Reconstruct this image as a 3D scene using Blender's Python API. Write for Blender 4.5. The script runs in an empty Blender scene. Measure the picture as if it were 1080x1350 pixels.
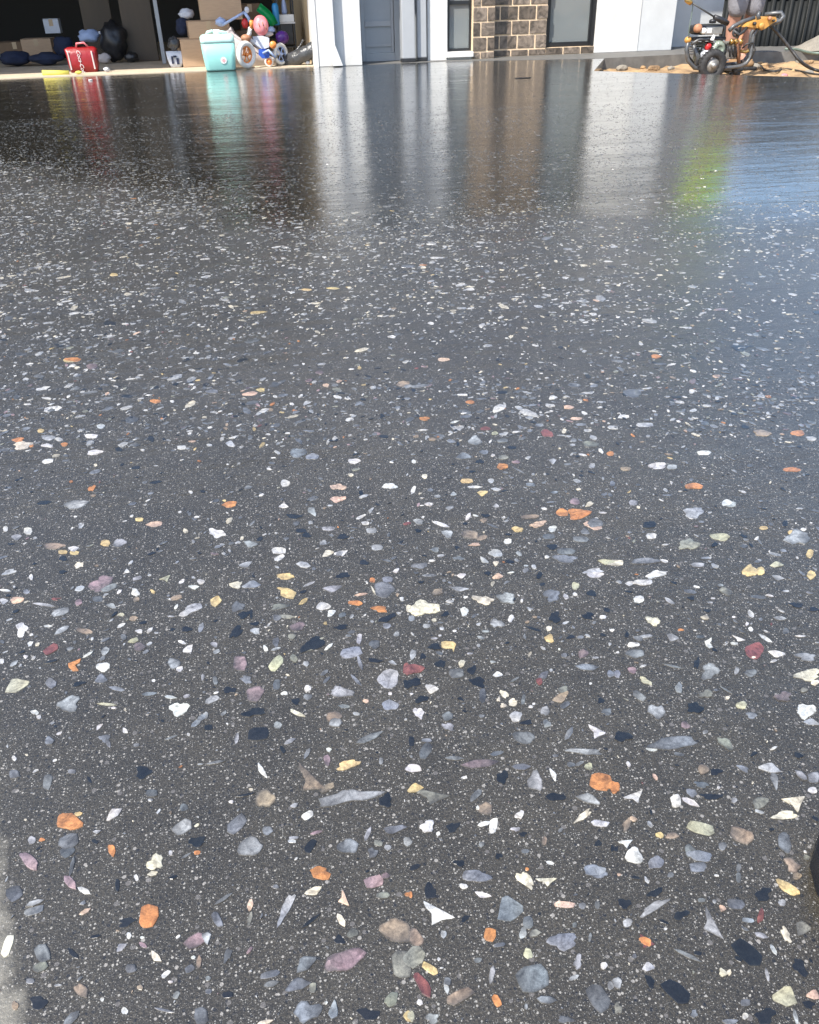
import bpy, bmesh, math, random
import numpy as np
from mathutils import Vector, Matrix
R = math.radians
scene = bpy.context.scene
C = scene.collection

# ------------------------------------------------------------------ camera, sky, sun, exposure
CAM_H, PITCH, ROLL, YAW, FPX = 0.55, R(32.4), R(1.5), R(10.5), 1083.0
cam_data = bpy.data.cameras.new('camera')
cam = bpy.data.objects.new('camera', cam_data); C.objects.link(cam)
cam_data.sensor_fit = 'HORIZONTAL'; cam_data.sensor_width = 36.0
cam_data.lens = 36.0 * FPX / 1080.0
cam_data.clip_start = 0.02; cam_data.clip_end = 600
cam.matrix_world = (Matrix.Translation((0, 0, CAM_H)) @ Matrix.Rotation(-YAW, 4, 'Z')
                    @ Matrix.Rotation(math.pi/2 - PITCH, 4, 'X') @ Matrix.Rotation(-ROLL, 4, 'Z'))
scene.camera = cam

SUN_EL, SUN_AZ = R(51), R(-131)      # azimuth clockwise from +Y (the house side): sun stands left and behind
sun_to = Vector((math.cos(SUN_EL)*math.sin(SUN_AZ), math.cos(SUN_EL)*math.cos(SUN_AZ), math.sin(SUN_EL)))
world = bpy.data.worlds.new('World'); scene.world = world; world.use_nodes = True
wn = world.node_tree
sky = wn.nodes.new('ShaderNodeTexSky'); sky.sky_type = 'NISHITA'; sky.sun_disc = False
sky.sun_elevation = SUN_EL; sky.sun_rotation = SUN_AZ; sky.ozone_density = 2.4; sky.dust_density = 1.6
bg = wn.nodes['Background']; bg.inputs['Strength'].default_value = 0.15
wn.links.new(sky.outputs[0], bg.inputs['Color'])
sl = bpy.data.lights.new('sun', 'SUN'); sl.energy = 3.9; sl.angle = R(0.5); sl.color = (1.0, 0.95, 0.87)
so = bpy.data.objects.new('sun', sl); C.objects.link(so)
so.rotation_euler = sun_to.to_track_quat('Z', 'Y').to_euler(); so.location = (-10, -10, 12)
vs = scene.view_settings
vs.view_transform = 'Standard'; vs.look = 'None'; vs.gamma = 1.0; vs.use_curve_mapping = False
vs.exposure = 1.0
scene.render.engine = 'CYCLES'

# ------------------------------------------------------------------ helpers
def ray(px, py):
    """direction from the viewpoint through a point of the 1080 x 1350 photograph"""
    u, v = (px-540)/FPX, -(py-675)/FPX
    u, v = u*math.cos(ROLL)+v*math.sin(ROLL), -u*math.sin(ROLL)+v*math.cos(ROLL)
    x, y, z = u, math.cos(PITCH)+v*math.sin(PITCH), -math.sin(PITCH)+v*math.cos(PITCH)
    c, s = math.cos(YAW), math.sin(YAW)
    return Vector((x*c+y*s, -x*s+y*c, z))
def gr(px, py, z=0.0):
    d = ray(px, py); t = (z-CAM_H)/d.z
    return Vector((d.x*t, d.y*t, z))
def pt(px, py, Y):
    d = ray(px, py); t = Y/d.y
    return Vector((d.x*t, Y, CAM_H+d.z*t))
def cf(x, y, z=0.0):
    """viewpoint-aligned ground metres (right, forward) to world"""
    c, s = math.cos(YAW), math.sin(YAW)
    return Vector((x*c+y*s, -x*s+y*c, z))

class MB:
    """collects shapes, builds them as one mesh object"""
    def __init__(s): s.bm = bmesh.new()
    def box(s, a, b, bev=0.0, rot=None, piv=None):
        a, b = Vector(a), Vector(b)
        lo = Vector(map(min, a, b)); hi = Vector(map(max, a, b))
        r = bmesh.ops.create_cube(s.bm, size=1.0); vs_ = r['verts']
        c = (lo+hi)/2; d = hi-lo
        for v in vs_: v.co = Vector((v.co.x*d.x, v.co.y*d.y, v.co.z*d.z)) + c
        if bev > 0:
            es = list({e for v in vs_ for e in v.link_edges})
            rr = bmesh.ops.bevel(s.bm, geom=es, offset=min(bev, min(d)*0.45), segments=2, affect='EDGES', profile=0.6)
            vs_ = list({v for f in rr['faces'] for v in f.verts} | {v for v in vs_ if v.is_valid})
            # include remaining flat faces
            seen = set(vs_); stack = list(vs_)
            while stack:
                v = stack.pop()
                for e in v.link_edges:
                    o = e.other_vert(v)
                    if o not in seen: seen.add(o); stack.append(o)
            vs_ = list(seen)
        if rot is not None:
            p = Vector(piv) if piv is not None else c
            for v in vs_: v.co = rot @ (v.co-p) + p
        return vs_
    def tube(s, pts, r, n=8, cap=True, closed=False):
        pts = [Vector(p) for p in pts]; m = len(pts)
        rs = r if isinstance(r, (list, tuple)) else [r]*m
        rings = []; ref = None
        for i, p in enumerate(pts):
            if closed: t = pts[(i+1) % m]-pts[i-1]
            else: t = pts[min(i+1, m-1)]-pts[max(i-1, 0)]
            t.normalize()
            if ref is None:
                ref = t.orthogonal().normalized()
            ref = (ref - t*ref.dot(t))
            ref = ref.normalized() if ref.length > 1e-6 else t.orthogonal().normalized()
            b = t.cross(ref)
            rings.append([s.bm.verts.new(p+(ref*math.cos(2*math.pi*k/n)+b*math.sin(2*math.pi*k/n))*rs[i]) for k in range(n)])
        for i in range(m if closed else m-1):
            A, B = rings[i], rings[(i+1) % m]
            for k in range(n): s.bm.faces.new((A[k], A[(k+1) % n], B[(k+1) % n], B[k]))
        if cap and not closed:
            s.bm.faces.new(rings[0][::-1]); s.bm.faces.new(rings[-1])
        return s
    def lathe(s, prof, centre, axis=(0, 0, 1), n=20, sx=1.0, sy=1.0):
        """prof: list of (radius, height)"""
        q = Vector(axis).to_track_quat('Z', 'Y'); c = Vector(centre); rings = []
        for r, h in prof:
            rings.append([s.bm.verts.new(c + q @ Vector((r*sx*math.cos(2*math.pi*k/n), r*sy*math.sin(2*math.pi*k/n), h))) for k in range(n)])
        for A, B in zip(rings, rings[1:]):
            for k in range(n): s.bm.faces.new((A[k], A[(k+1) % n], B[(k+1) % n], B[k]))
        s.bm.faces.new(rings[0][::-1]); s.bm.faces.new(rings[-1])
        return s
    def torus(s, c, axis, R_, r_, n=28, m=8, a0=0, a1=360):
        q = Vector(axis).to_track_quat('Z', 'Y'); c = Vector(c)
        full = (a1-a0) >= 360
        k = n if full else n+1
        P = [c + q @ Vector((R_*math.cos(R(a0+(a1-a0)*i/n)), R_*math.sin(R(a0+(a1-a0)*i/n)), 0)) for i in range(k)]
        return s.tube(P, r_, m, closed=full)
    def prism(s, poly, z0, z1):
        """poly: list of (x,y); vertical walls"""
        lo = [s.bm.verts.new((p[0], p[1], z0)) for p in poly]; hi = [s.bm.verts.new((p[0], p[1], z1)) for p in poly]
        n = len(poly)
        for i in range(n): s.bm.faces.new((lo[i], lo[(i+1) % n], hi[(i+1) % n], hi[i]))
        s.bm.faces.new(hi); s.bm.faces.new(lo[::-1]); return s
    def extr(s, poly, d):
        """poly: 3d points, extruded by vector d"""
        d = Vector(d)
        A = [s.bm.verts.new(Vector(p)) for p in poly]; B = [s.bm.verts.new(Vector(p)+d) for p in poly]
        n = len(poly)
        for i in range(n): s.bm.faces.new((A[i], A[(i+1) % n], B[(i+1) % n], B[i]))
        s.bm.faces.new(A[::-1]); s.bm.faces.new(B); return s
    def blob(s, c, rx, ry, rz, seg=12, jit=0.0, rnd=None, rot=None):
        r = bmesh.ops.create_uvsphere(s.bm, u_segments=seg, v_segments=max(6, seg*2//3), radius=1.0)
        c = Vector(c)
        for v in r['verts']:
            k = 1+(rnd.uniform(-jit, jit) if rnd else 0)
            co = Vector((v.co.x*rx*k, v.co.y*ry*k, v.co.z*rz*k))
            v.co = (rot @ co if rot else co) + c
        return s
    def build(s, name, m, parent=None, smooth=False):
        bmesh.ops.recalc_face_normals(s.bm, faces=s.bm.faces)
        me = bpy.data.meshes.new(name); s.bm.to_mesh(me); s.bm.free()
        if smooth:
            for p in me.polygons: p.use_smooth = True
        me.materials.append(m)
        o = bpy.data.objects.new(name, me); C.objects.link(o)
        if parent is not None: o.parent = parent
        return o

def tag(o, label=None, cat=None, group=None, kind=None):
    if label: o['label'] = label
    if cat: o['category'] = cat
    if group: o['group'] = group
    if kind: o['kind'] = kind
    return o
def empty(name, loc, label=None, cat=None, group=None, kind=None):
    """an Empty at the thing's base; parts are given in world metres and re-based by rebase()"""
    o = bpy.data.objects.new(name, None); C.objects.link(o); o.location = loc; o.empty_display_size = 0.1
    o['_rb'] = 1
    return tag(o, label, cat, group, kind)
def rebase():
    """move the meshes of parts built in world metres into their thing's frame"""
    for o in list(bpy.data.objects):
        if o.parent is not None and o.type == 'MESH':
            root = o.parent
            while root.parent is not None: root = root.parent
            if root.type == 'EMPTY' and root.get('_rb') and not o.data.get('_done'):
                o.data.transform(Matrix.Translation(-Vector(root.location))); o.data['_done'] = 1
    for o in bpy.data.objects:
        if '_rb' in o: del o['_rb']
    for me in bpy.data.meshes:
        if '_done' in me: del me['_done']

def N(nt, typ, **kw):
    n = nt.nodes.new(typ)
    for k, v in kw.items():
        if k.startswith('i_'): n.inputs[k[2:].replace('_', ' ')].default_value = v
        else: setattr(n, k, v)
    return n
def mat(name, col, rough=0.6, metal=0.0, var=0.12, scale=8.0, bump=0.0, bscale=60.0, spec=0.5, coat=0.0, trans=0.0, stretch=None, dirt=None):
    m = bpy.data.materials.new(name); m.use_nodes = True; nt = m.node_tree
    b = nt.nodes['Principled BSDF']
    b.inputs['Metallic'].default_value = metal
    b.inputs['Specular IOR Level'].default_value = spec; b.inputs['Coat Weight'].default_value = coat
    b.inputs['Coat Roughness'].default_value = 0.1
    b.inputs['Transmission Weight'].default_value = trans
    tc = N(nt, 'ShaderNodeTexCoord'); mp = N(nt, 'ShaderNodeMapping')
    if stretch: mp.inputs['Scale'].default_value = stretch
    nt.links.new(tc.outputs['Object'], mp.inputs[0])
    no = N(nt, 'ShaderNodeTexNoise', i_Scale=scale, i_Detail=6.0, i_Roughness=0.6); nt.links.new(mp.outputs[0], no.inputs['Vector'])
    mr = N(nt, 'ShaderNodeMapRange'); mr.inputs[1].default_value = 0.3; mr.inputs[2].default_value = 0.7
    mr.inputs[3].default_value = 1-var; mr.inputs[4].default_value = 1+var
    nt.links.new(no.outputs['Fac'], mr.inputs[0])
    mx = N(nt, 'ShaderNodeMix', data_type='RGBA', blend_type='MULTIPLY'); mx.inputs[0].default_value = 1.0
    mx.inputs[6].default_value = (*col, 1); nt.links.new(mr.outputs[0], mx.inputs[7])
    out = mx.outputs[2]
    if dirt:
        n2 = N(nt, 'ShaderNodeTexNoise', i_Scale=scale*0.6, i_Detail=8.0, i_Roughness=0.7); nt.links.new(mp.outputs[0], n2.inputs['Vector'])
        m2 = N(nt, 'ShaderNodeMapRange'); m2.inputs[1].default_value = 0.5; m2.inputs[2].default_value = 0.72; m2.inputs[4].default_value = dirt[3]
        nt.links.new(n2.outputs['Fac'], m2.inputs[0])
        mxd = N(nt, 'ShaderNodeMix', data_type='RGBA'); nt.links.new(m2.outputs[0], mxd.inputs[0])
        nt.links.new(out, mxd.inputs[6]); mxd.inputs[7].default_value = (*dirt[:3], 1); out = mxd.outputs[2]
    nt.links.new(out, b.inputs['Base Color'])
    rr = N(nt, 'ShaderNodeMapRange'); rr.inputs[3].default_value = max(0.02, rough-0.08); rr.inputs[4].default_value = min(1, rough+0.08)
    nt.links.new(no.outputs['Fac'], rr.inputs[0]); nt.links.new(rr.outputs[0], b.inputs['Roughness'])
    if bump > 0:
        nb = N(nt, 'ShaderNodeTexNoise', i_Scale=bscale, i_Detail=4.0); nt.links.new(mp.outputs[0], nb.inputs['Vector'])
        bp = N(nt, 'ShaderNodeBump', i_Strength=1.0, i_Distance=bump); nt.links.new(nb.outputs['Fac'], bp.inputs['Height'])
        nt.links.new(bp.outputs[0], b.inputs['Normal'])
    return m

M = dict(
 render_white=mat('white_render', (0.60, 0.595, 0.57), 0.8, bump=0.0012, bscale=140, var=0.05, dirt=(0.45, 0.42, 0.36, 0.35)),
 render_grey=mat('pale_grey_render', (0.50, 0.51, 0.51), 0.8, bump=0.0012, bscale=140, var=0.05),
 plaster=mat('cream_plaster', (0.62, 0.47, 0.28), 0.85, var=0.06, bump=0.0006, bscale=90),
 white_paint=mat('white_paint', (0.66, 0.65, 0.63), 0.4, var=0.04, dirt=(0.5, 0.46, 0.4, 0.3)),
 grey_paint=mat('grey_paint', (0.34, 0.36, 0.375), 0.38, var=0.05),
 grey_paint_light=mat('light_grey_paint', (0.36, 0.37, 0.38), 0.4, var=0.05),
 frame_black=mat('black_frame', (0.014, 0.015, 0.017), 0.35, var=0.1),
 rubber=mat('black_rubber', (0.02, 0.02, 0.021), 0.75, var=0.25, scale=40, dirt=(0.12, 0.11, 0.1, 0.4)),
 black_plastic=mat('black_plastic', (0.018, 0.018, 0.02), 0.4, var=0.2, dirt=(0.10, 0.09, 0.08, 0.3), scale=25),
 roof=mat('roof_sheet', (0.06, 0.065, 0.07), 0.5, var=0.1),
 soffit=mat('soffit', (0.6, 0.6, 0.58), 0.7, var=0.03),
 mortar=mat('buff_mortar', (0.72, 0.54, 0.36), 0.95, bump=0.002, bscale=250, var=0.12, scale=30),
 fence=mat('shaded_charcoal_sheet', (0.008, 0.0095, 0.010), 0.6, var=0.15, spec=0.25, dirt=(0.03, 0.028, 0.024, 0.3)),  # charcoal darkened further: cast shade on the fence is in the colour
 concrete=mat('pale_concrete', (0.52, 0.43, 0.31), 0.85, var=0.15, scale=6, bump=0.001, bscale=200),
 path=mat('path_concrete', (0.13, 0.125, 0.115), 0.6, var=0.25, scale=14, bump=0.001, bscale=200),
 card=mat('cardboard', (0.42, 0.285, 0.18), 0.8, var=0.1, scale=14, bump=0.0006, bscale=60, stretch=(1, 1, 8)),
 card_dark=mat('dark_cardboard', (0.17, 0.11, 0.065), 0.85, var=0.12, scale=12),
 tape=mat('packing_tape', (0.42, 0.30, 0.18), 0.3, var=0.05),
 steel=mat('scratched_steel', (0.45, 0.45, 0.44), 0.35, metal=0.9, var=0.2, scale=30),
 frame_tube=mat('grey_black_tube', (0.09, 0.095, 0.10), 0.42, metal=0.3, var=0.3, scale=30, dirt=(0.25, 0.22, 0.18, 0.4)),
 brass=mat('brass', (0.55, 0.37, 0.14), 0.35, metal=0.9),
 alu=mat('cast_alloy', (0.32, 0.31, 0.29), 0.5, metal=0.6, var=0.3, scale=50, dirt=(0.16, 0.13, 0.09, 0.6)),
 engine_green=mat('grimy_grey_green', (0.20, 0.24, 0.19), 0.55, var=0.3, scale=40, dirt=(0.17, 0.13, 0.09, 0.6)),
 amber=mat('amber_plastic', (0.48, 0.25, 0.06), 0.4, var=0.1, dirt=(0.25, 0.15, 0.06, 0.4), scale=20),
 rust_orange=mat('rusty_orange', (0.36, 0.17, 0.09), 0.6, var=0.25, scale=30),
 red=mat('red_plastic', (0.50, 0.02, 0.02), 0.35, var=0.12, scale=14),
 red_bag=mat('red_vinyl', (0.25, 0.009, 0.012), 0.35, var=0.12, scale=9, bump=0.004, bscale=22),
 white_plastic=mat('white_plastic', (0.75, 0.75, 0.73), 0.35, var=0.05, scale=14),
 white_rubber=mat('white_tyre', (0.72, 0.70, 0.64), 0.6, var=0.08, dirt=(0.3, 0.26, 0.2, 0.3), scale=20),
 teal=mat('turquoise_liquid_plastic', (0.30, 0.62, 0.56), 0.3, var=0.05, scale=5),
 teal_top=mat('milky_plastic', (0.50, 0.74, 0.67), 0.35, var=0.05),
 pink=mat('pink_plastic', (0.80, 0.20, 0.22), 0.3, var=0.12, scale=10, dirt=(0.8, 0.6, 0.58, 0.6)),
 orange=mat('orange_plastic', (0.85, 0.27, 0.06), 0.38, var=0.1),
 blue=mat('blue_plastic', (0.03, 0.09, 0.42), 0.35, var=0.1),
 sky_blue=mat('light_blue_plastic', (0.03, 0.24, 0.50), 0.35, var=0.1),
 pale_blue=mat('pale_blue_plastic', (0.36, 0.45, 0.66), 0.5, var=0.15, scale=20, bump=0.004, bscale=40),
 green=mat('green_plastic', (0.0, 0.26, 0.07), 0.4, var=0.1),
 purple=mat('purple_plastic', (0.09, 0.025, 0.22), 0.3, var=0.2, scale=20),
 yellow=mat('yellow_foam', (0.62, 0.55, 0.10), 0.7, var=0.1),
 bin_bag=mat('black_glossy_film', (0.055, 0.056, 0.058), 0.25, var=0.2, bump=0.012, bscale=28),
 grey_paper=mat('pinkish_grey_paper', (0.52, 0.46, 0.44), 0.75, var=0.1, bump=0.006, bscale=18),
 grey_fabric=mat('dark_grey_fabric', (0.10, 0.105, 0.11), 0.9, var=0.2, scale=20, bump=0.006, bscale=30),
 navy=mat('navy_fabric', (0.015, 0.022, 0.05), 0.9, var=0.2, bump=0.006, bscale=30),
 white_cloth=mat('pale_cloth', (0.55, 0.57, 0.62), 0.85, var=0.1, bump=0.006, bscale=30),
 ply=mat('brown_board', (0.085, 0.062, 0.04), 0.6, var=0.2, scale=6, stretch=(1, 1, 0.15)),
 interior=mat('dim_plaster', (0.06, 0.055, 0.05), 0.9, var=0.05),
 shorts=mat('grey_shorts', (0.20, 0.195, 0.21), 0.9, var=0.1, scale=30, bump=0.006, bscale=35),
 hivis=mat('lime_work_shirt', (0.46, 0.95, 0.04), 0.8, var=0.05, bump=0.006, bscale=20),
 skin=mat('skin', (0.38, 0.20, 0.14), 0.5, var=0.08, scale=25),
 hair=mat('brown_hair', (0.04, 0.025, 0.015), 0.7, var=0.3, scale=80),
 boot=mat('tan_work_boot', (0.22, 0.13, 0.06), 0.7, var=0.2),
 leather=mat('black_leather', (0.010, 0.011, 0.014), 0.4, var=0.2, scale=40, bump=0.0006, bscale=300),
 hose=mat('black_hose', (0.025, 0.025, 0.025), 0.5, var=0.3, scale=30, dirt=(0.16, 0.14, 0.12, 0.4)),
 green_hose=mat('grey_green_hose', (0.13, 0.17, 0.14), 0.5, var=0.2),
)
def glass_mat():
    m = bpy.data.materials.new('window_glass'); m.use_nodes = True; nt = m.node_tree
    b = nt.nodes['Principled BSDF']; b.inputs['Base Color'].default_value = (0.36, 0.39, 0.39, 1)
    b.inputs['Roughness'].default_value = 0.05; b.inputs['Transmission Weight'].default_value = 0.55
    b.inputs['IOR'].default_value = 1.45
    tc = N(nt, 'ShaderNodeTexCoord'); no = N(nt, 'ShaderNodeTexNoise', i_Scale=3.0); nt.links.new(tc.outputs['Object'], no.inputs['Vector'])
    bp = N(nt, 'ShaderNodeBump', i_Distance=0.002, i_Strength=0.5); nt.links.new(no.outputs['Fac'], bp.inputs['Height']); nt.links.new(bp.outputs[0], b.inputs['Normal'])
    return m
M['glass'] = glass_mat()
def brick_mat():
    m = bpy.data.materials.new('brown_brick'); m.use_nodes = True; nt = m.node_tree
    b = nt.nodes['Principled BSDF']; b.inputs['Roughness'].default_value = 0.42
    oi = N(nt, 'ShaderNodeObjectInfo'); cr = N(nt, 'ShaderNodeValToRGB')
    cr.color_ramp.elements[0].color = (0.095, 0.074, 0.056, 1); cr.color_ramp.elements[1].color = (0.20, 0.158, 0.122, 1)
    nt.links.new(oi.outputs['Random'], cr.inputs[0])
    tc = N(nt, 'ShaderNodeTexCoord'); no = N(nt, 'ShaderNodeTexNoise', i_Scale=14.0, i_Detail=7.0, i_Distortion=1.5)
    nt.links.new(tc.outputs['Object'], no.inputs['Vector'])
    mr = N(nt, 'ShaderNodeMapRange'); mr.inputs[1].default_value = 0.35; mr.inputs[2].default_value = 0.65; mr.inputs[3].default_value = 0.45; mr.inputs[4].default_value = 1.5
    nt.links.new(no.outputs['Fac'], mr.inputs[0])
    mx = N(nt, 'ShaderNodeMix', data_type='RGBA', blend_type='MULTIPLY'); mx.inputs[0].default_value = 1
    nt.links.new(cr.outputs[0], mx.inputs[6]); nt.links.new(mr.outputs[0], mx.inputs[7]); nt.links.new(mx.outputs[2], b.inputs['Base Color'])
    bp = N(nt, 'ShaderNodeBump', i_Distance=0.004); nt.links.new(no.outputs['Fac'], bp.inputs['Height']); nt.links.new(bp.outputs[0], b.inputs['Normal'])
    return m
M['brick'] = brick_mat()
def soil_mat():
    m = bpy.data.materials.new('sandy_soil'); m.use_nodes = True; nt = m.node_tree
    b = nt.nodes['Principled BSDF']; b.inputs['Roughness'].default_value = 0.95
    tc = N(nt, 'ShaderNodeTexCoord'); no = N(nt, 'ShaderNodeTexNoise', i_Scale=5.0, i_Detail=10.0, i_Roughness=0.7); nt.links.new(tc.outputs['Object'], no.inputs['Vector'])
    cr = N(nt, 'ShaderNodeValToRGB'); e = cr.color_ramp.elements
    e[0].position = 0.3; e[0].color = (0.16, 0.10, 0.055, 1); e[1].position = 0.6; e[1].color = (0.50, 0.33, 0.17, 1)
    nt.links.new(no.outputs['Fac'], cr.inputs[0]); nt.links.new(cr.outputs[0], b.inputs['Base Color'])
    n2 = N(nt, 'ShaderNodeTexNoise', i_Scale=60.0, i_Detail=6.0); nt.links.new(tc.outputs['Object'], n2.inputs['Vector'])
    bp = N(nt, 'ShaderNodeBump', i_Distance=0.02); nt.links.new(n2.outputs['Fac'], bp.inputs['Height']); nt.links.new(bp.outputs[0], b.inputs['Normal'])
    return m
M['soil'] = soil_mat()

def wet_nodes(nt, coord):
    """wetness of the driveway by place (0 = damp and grainy, 1 = standing film of water near the house)"""
    L = nt.links
    mp = N(nt, 'ShaderNodeMapping', vector_type='POINT'); mp.inputs['Rotation'].default_value = (0, 0, YAW)
    L.new(coord, mp.inputs[0])
    sep = N(nt, 'ShaderNodeSeparateXYZ'); L.new(mp.outputs[0], sep.inputs[0])
    def math_(op, a, b=None, c=None):
        n = N(nt, 'ShaderNodeMath', operation=op)
        for i, v in enumerate((a, b, c)):
            if v is None: continue
            if isinstance(v, (int, float)): n.inputs[i].default_value = v
            else: L.new(v, n.inputs[i])
        return n.outputs[0]
    left = math_('MAXIMUM', math_('SUBTRACT', -0.25, sep.outputs[0]), 0.0)
    right = math_('MAXIMUM', math_('SUBTRACT', sep.outputs[0], 0.6), 0.0)
    yt = math_('ADD', math_('MULTIPLY_ADD', left, 0.90, 2.32), math_('MULTIPLY', right, 0.12))
    no = N(nt, 'ShaderNodeTexNoise', i_Scale=1.6, i_Detail=4.0, i_Roughness=0.55); L.new(mp.outputs[0], no.inputs['Vector'])
    d = math_('ADD', math_('SUBTRACT', sep.outputs[1], yt), math_('MULTIPLY', math_('SUBTRACT', no.outputs['Fac'], 0.5), 0.9))
    mr = N(nt, 'ShaderNodeMapRange', interpolation_type='SMOOTHSTEP'); mr.inputs[1].default_value = -0.28; mr.inputs[2].default_value = 0.30
    L.new(d, mr.inputs[0])
    return mr.outputs[0], mp.outputs[0], sep, math_

def crough(nt, wet, mth):
    """film roughness: even when damp, patchy (thin and thick water) when wet"""
    tc = N(nt, 'ShaderNodeTexCoord'); mp = N(nt, 'ShaderNodeMapping'); mp.inputs['Rotation'].default_value = (0, 0, YAW); mp.inputs['Scale'].default_value = (0.8, 3.2, 1)
    nt.links.new(tc.outputs['Object'], mp.inputs[0])
    n = N(nt, 'ShaderNodeTexNoise', i_Scale=2.2, i_Detail=8.0, i_Roughness=0.7); nt.links.new(mp.outputs[0], n.inputs['Vector'])
    r = N(nt, 'ShaderNodeMapRange'); r.inputs[1].default_value = 0.42; r.inputs[2].default_value = 0.62; r.inputs[3].default_value = 0.06; r.inputs[4].default_value = 0.21
    nt.links.new(n.outputs['Fac'], r.inputs[0])
    m = N(nt, 'ShaderNodeMix', data_type='FLOAT'); nt.links.new(wet, m.inputs[0]); m.inputs[2].default_value = 0.29; nt.links.new(r.outputs[0], m.inputs[3])
    return m.outputs[0]
def film(nt, b, wet, mth):
    """thin water film: clear coat, smooth where the slab stands wet"""
    L = nt.links
    L.new(mth('MULTIPLY_ADD', wet, -0.05, 0.90), b.inputs['Coat Weight'])
    L.new(crough(nt, wet, mth), b.inputs['Coat Roughness'])
    b.inputs['Coat IOR'].default_value = 1.56
    tc = N(nt, 'ShaderNodeTexCoord')
    a = N(nt, 'ShaderNodeTexNoise', i_Scale=9.0, i_Detail=3.0); L.new(tc.outputs['Object'], a.inputs['Vector'])
    c = N(nt, 'ShaderNodeTexNoise', i_Scale=45.0, i_Detail=3.0); L.new(tc.outputs['Object'], c.inputs['Vector'])
    g2 = N(nt, 'ShaderNodeTexNoise', i_Scale=150.0, i_Detail=3.0); L.new(tc.outputs['Object'], g2.inputs['Vector'])
    h = mth('ADD', mth('ADD', mth('MULTIPLY', a.outputs['Fac'], 0.0012), mth('MULTIPLY', c.outputs['Fac'], 0.00045)), mth('MULTIPLY', g2.outputs['Fac'], mth('MULTIPLY_ADD', wet, -0.0003, 0.0007)))
    ms = N(nt, 'ShaderNodeMapping'); ms.inputs['Rotation'].default_value = (0, 0, YAW); ms.inputs['Scale'].default_value = (0.35, 1.6, 1); L.new(tc.outputs['Object'], ms.inputs[0])
    wv = N(nt, 'ShaderNodeTexNoise', i_Scale=13.0, i_Detail=4.0, i_Roughness=0.6); L.new(ms.outputs[0], wv.inputs['Vector'])
    lf = N(nt, 'ShaderNodeTexNoise', i_Scale=2.6, i_Detail=3.0); L.new(ms.outputs[0], lf.inputs['Vector'])
    h = mth('ADD', h, mth('ADD', mth('MULTIPLY', wv.outputs['Fac'], 0.0026), mth('MULTIPLY', lf.outputs['Fac'], 0.009)))
    bp = N(nt, 'ShaderNodeBump', i_Strength=1.0, i_Distance=1.0); L.new(h, bp.inputs['Height']); L.new(bp.outputs[0], b.inputs['Coat Normal'])
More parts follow.
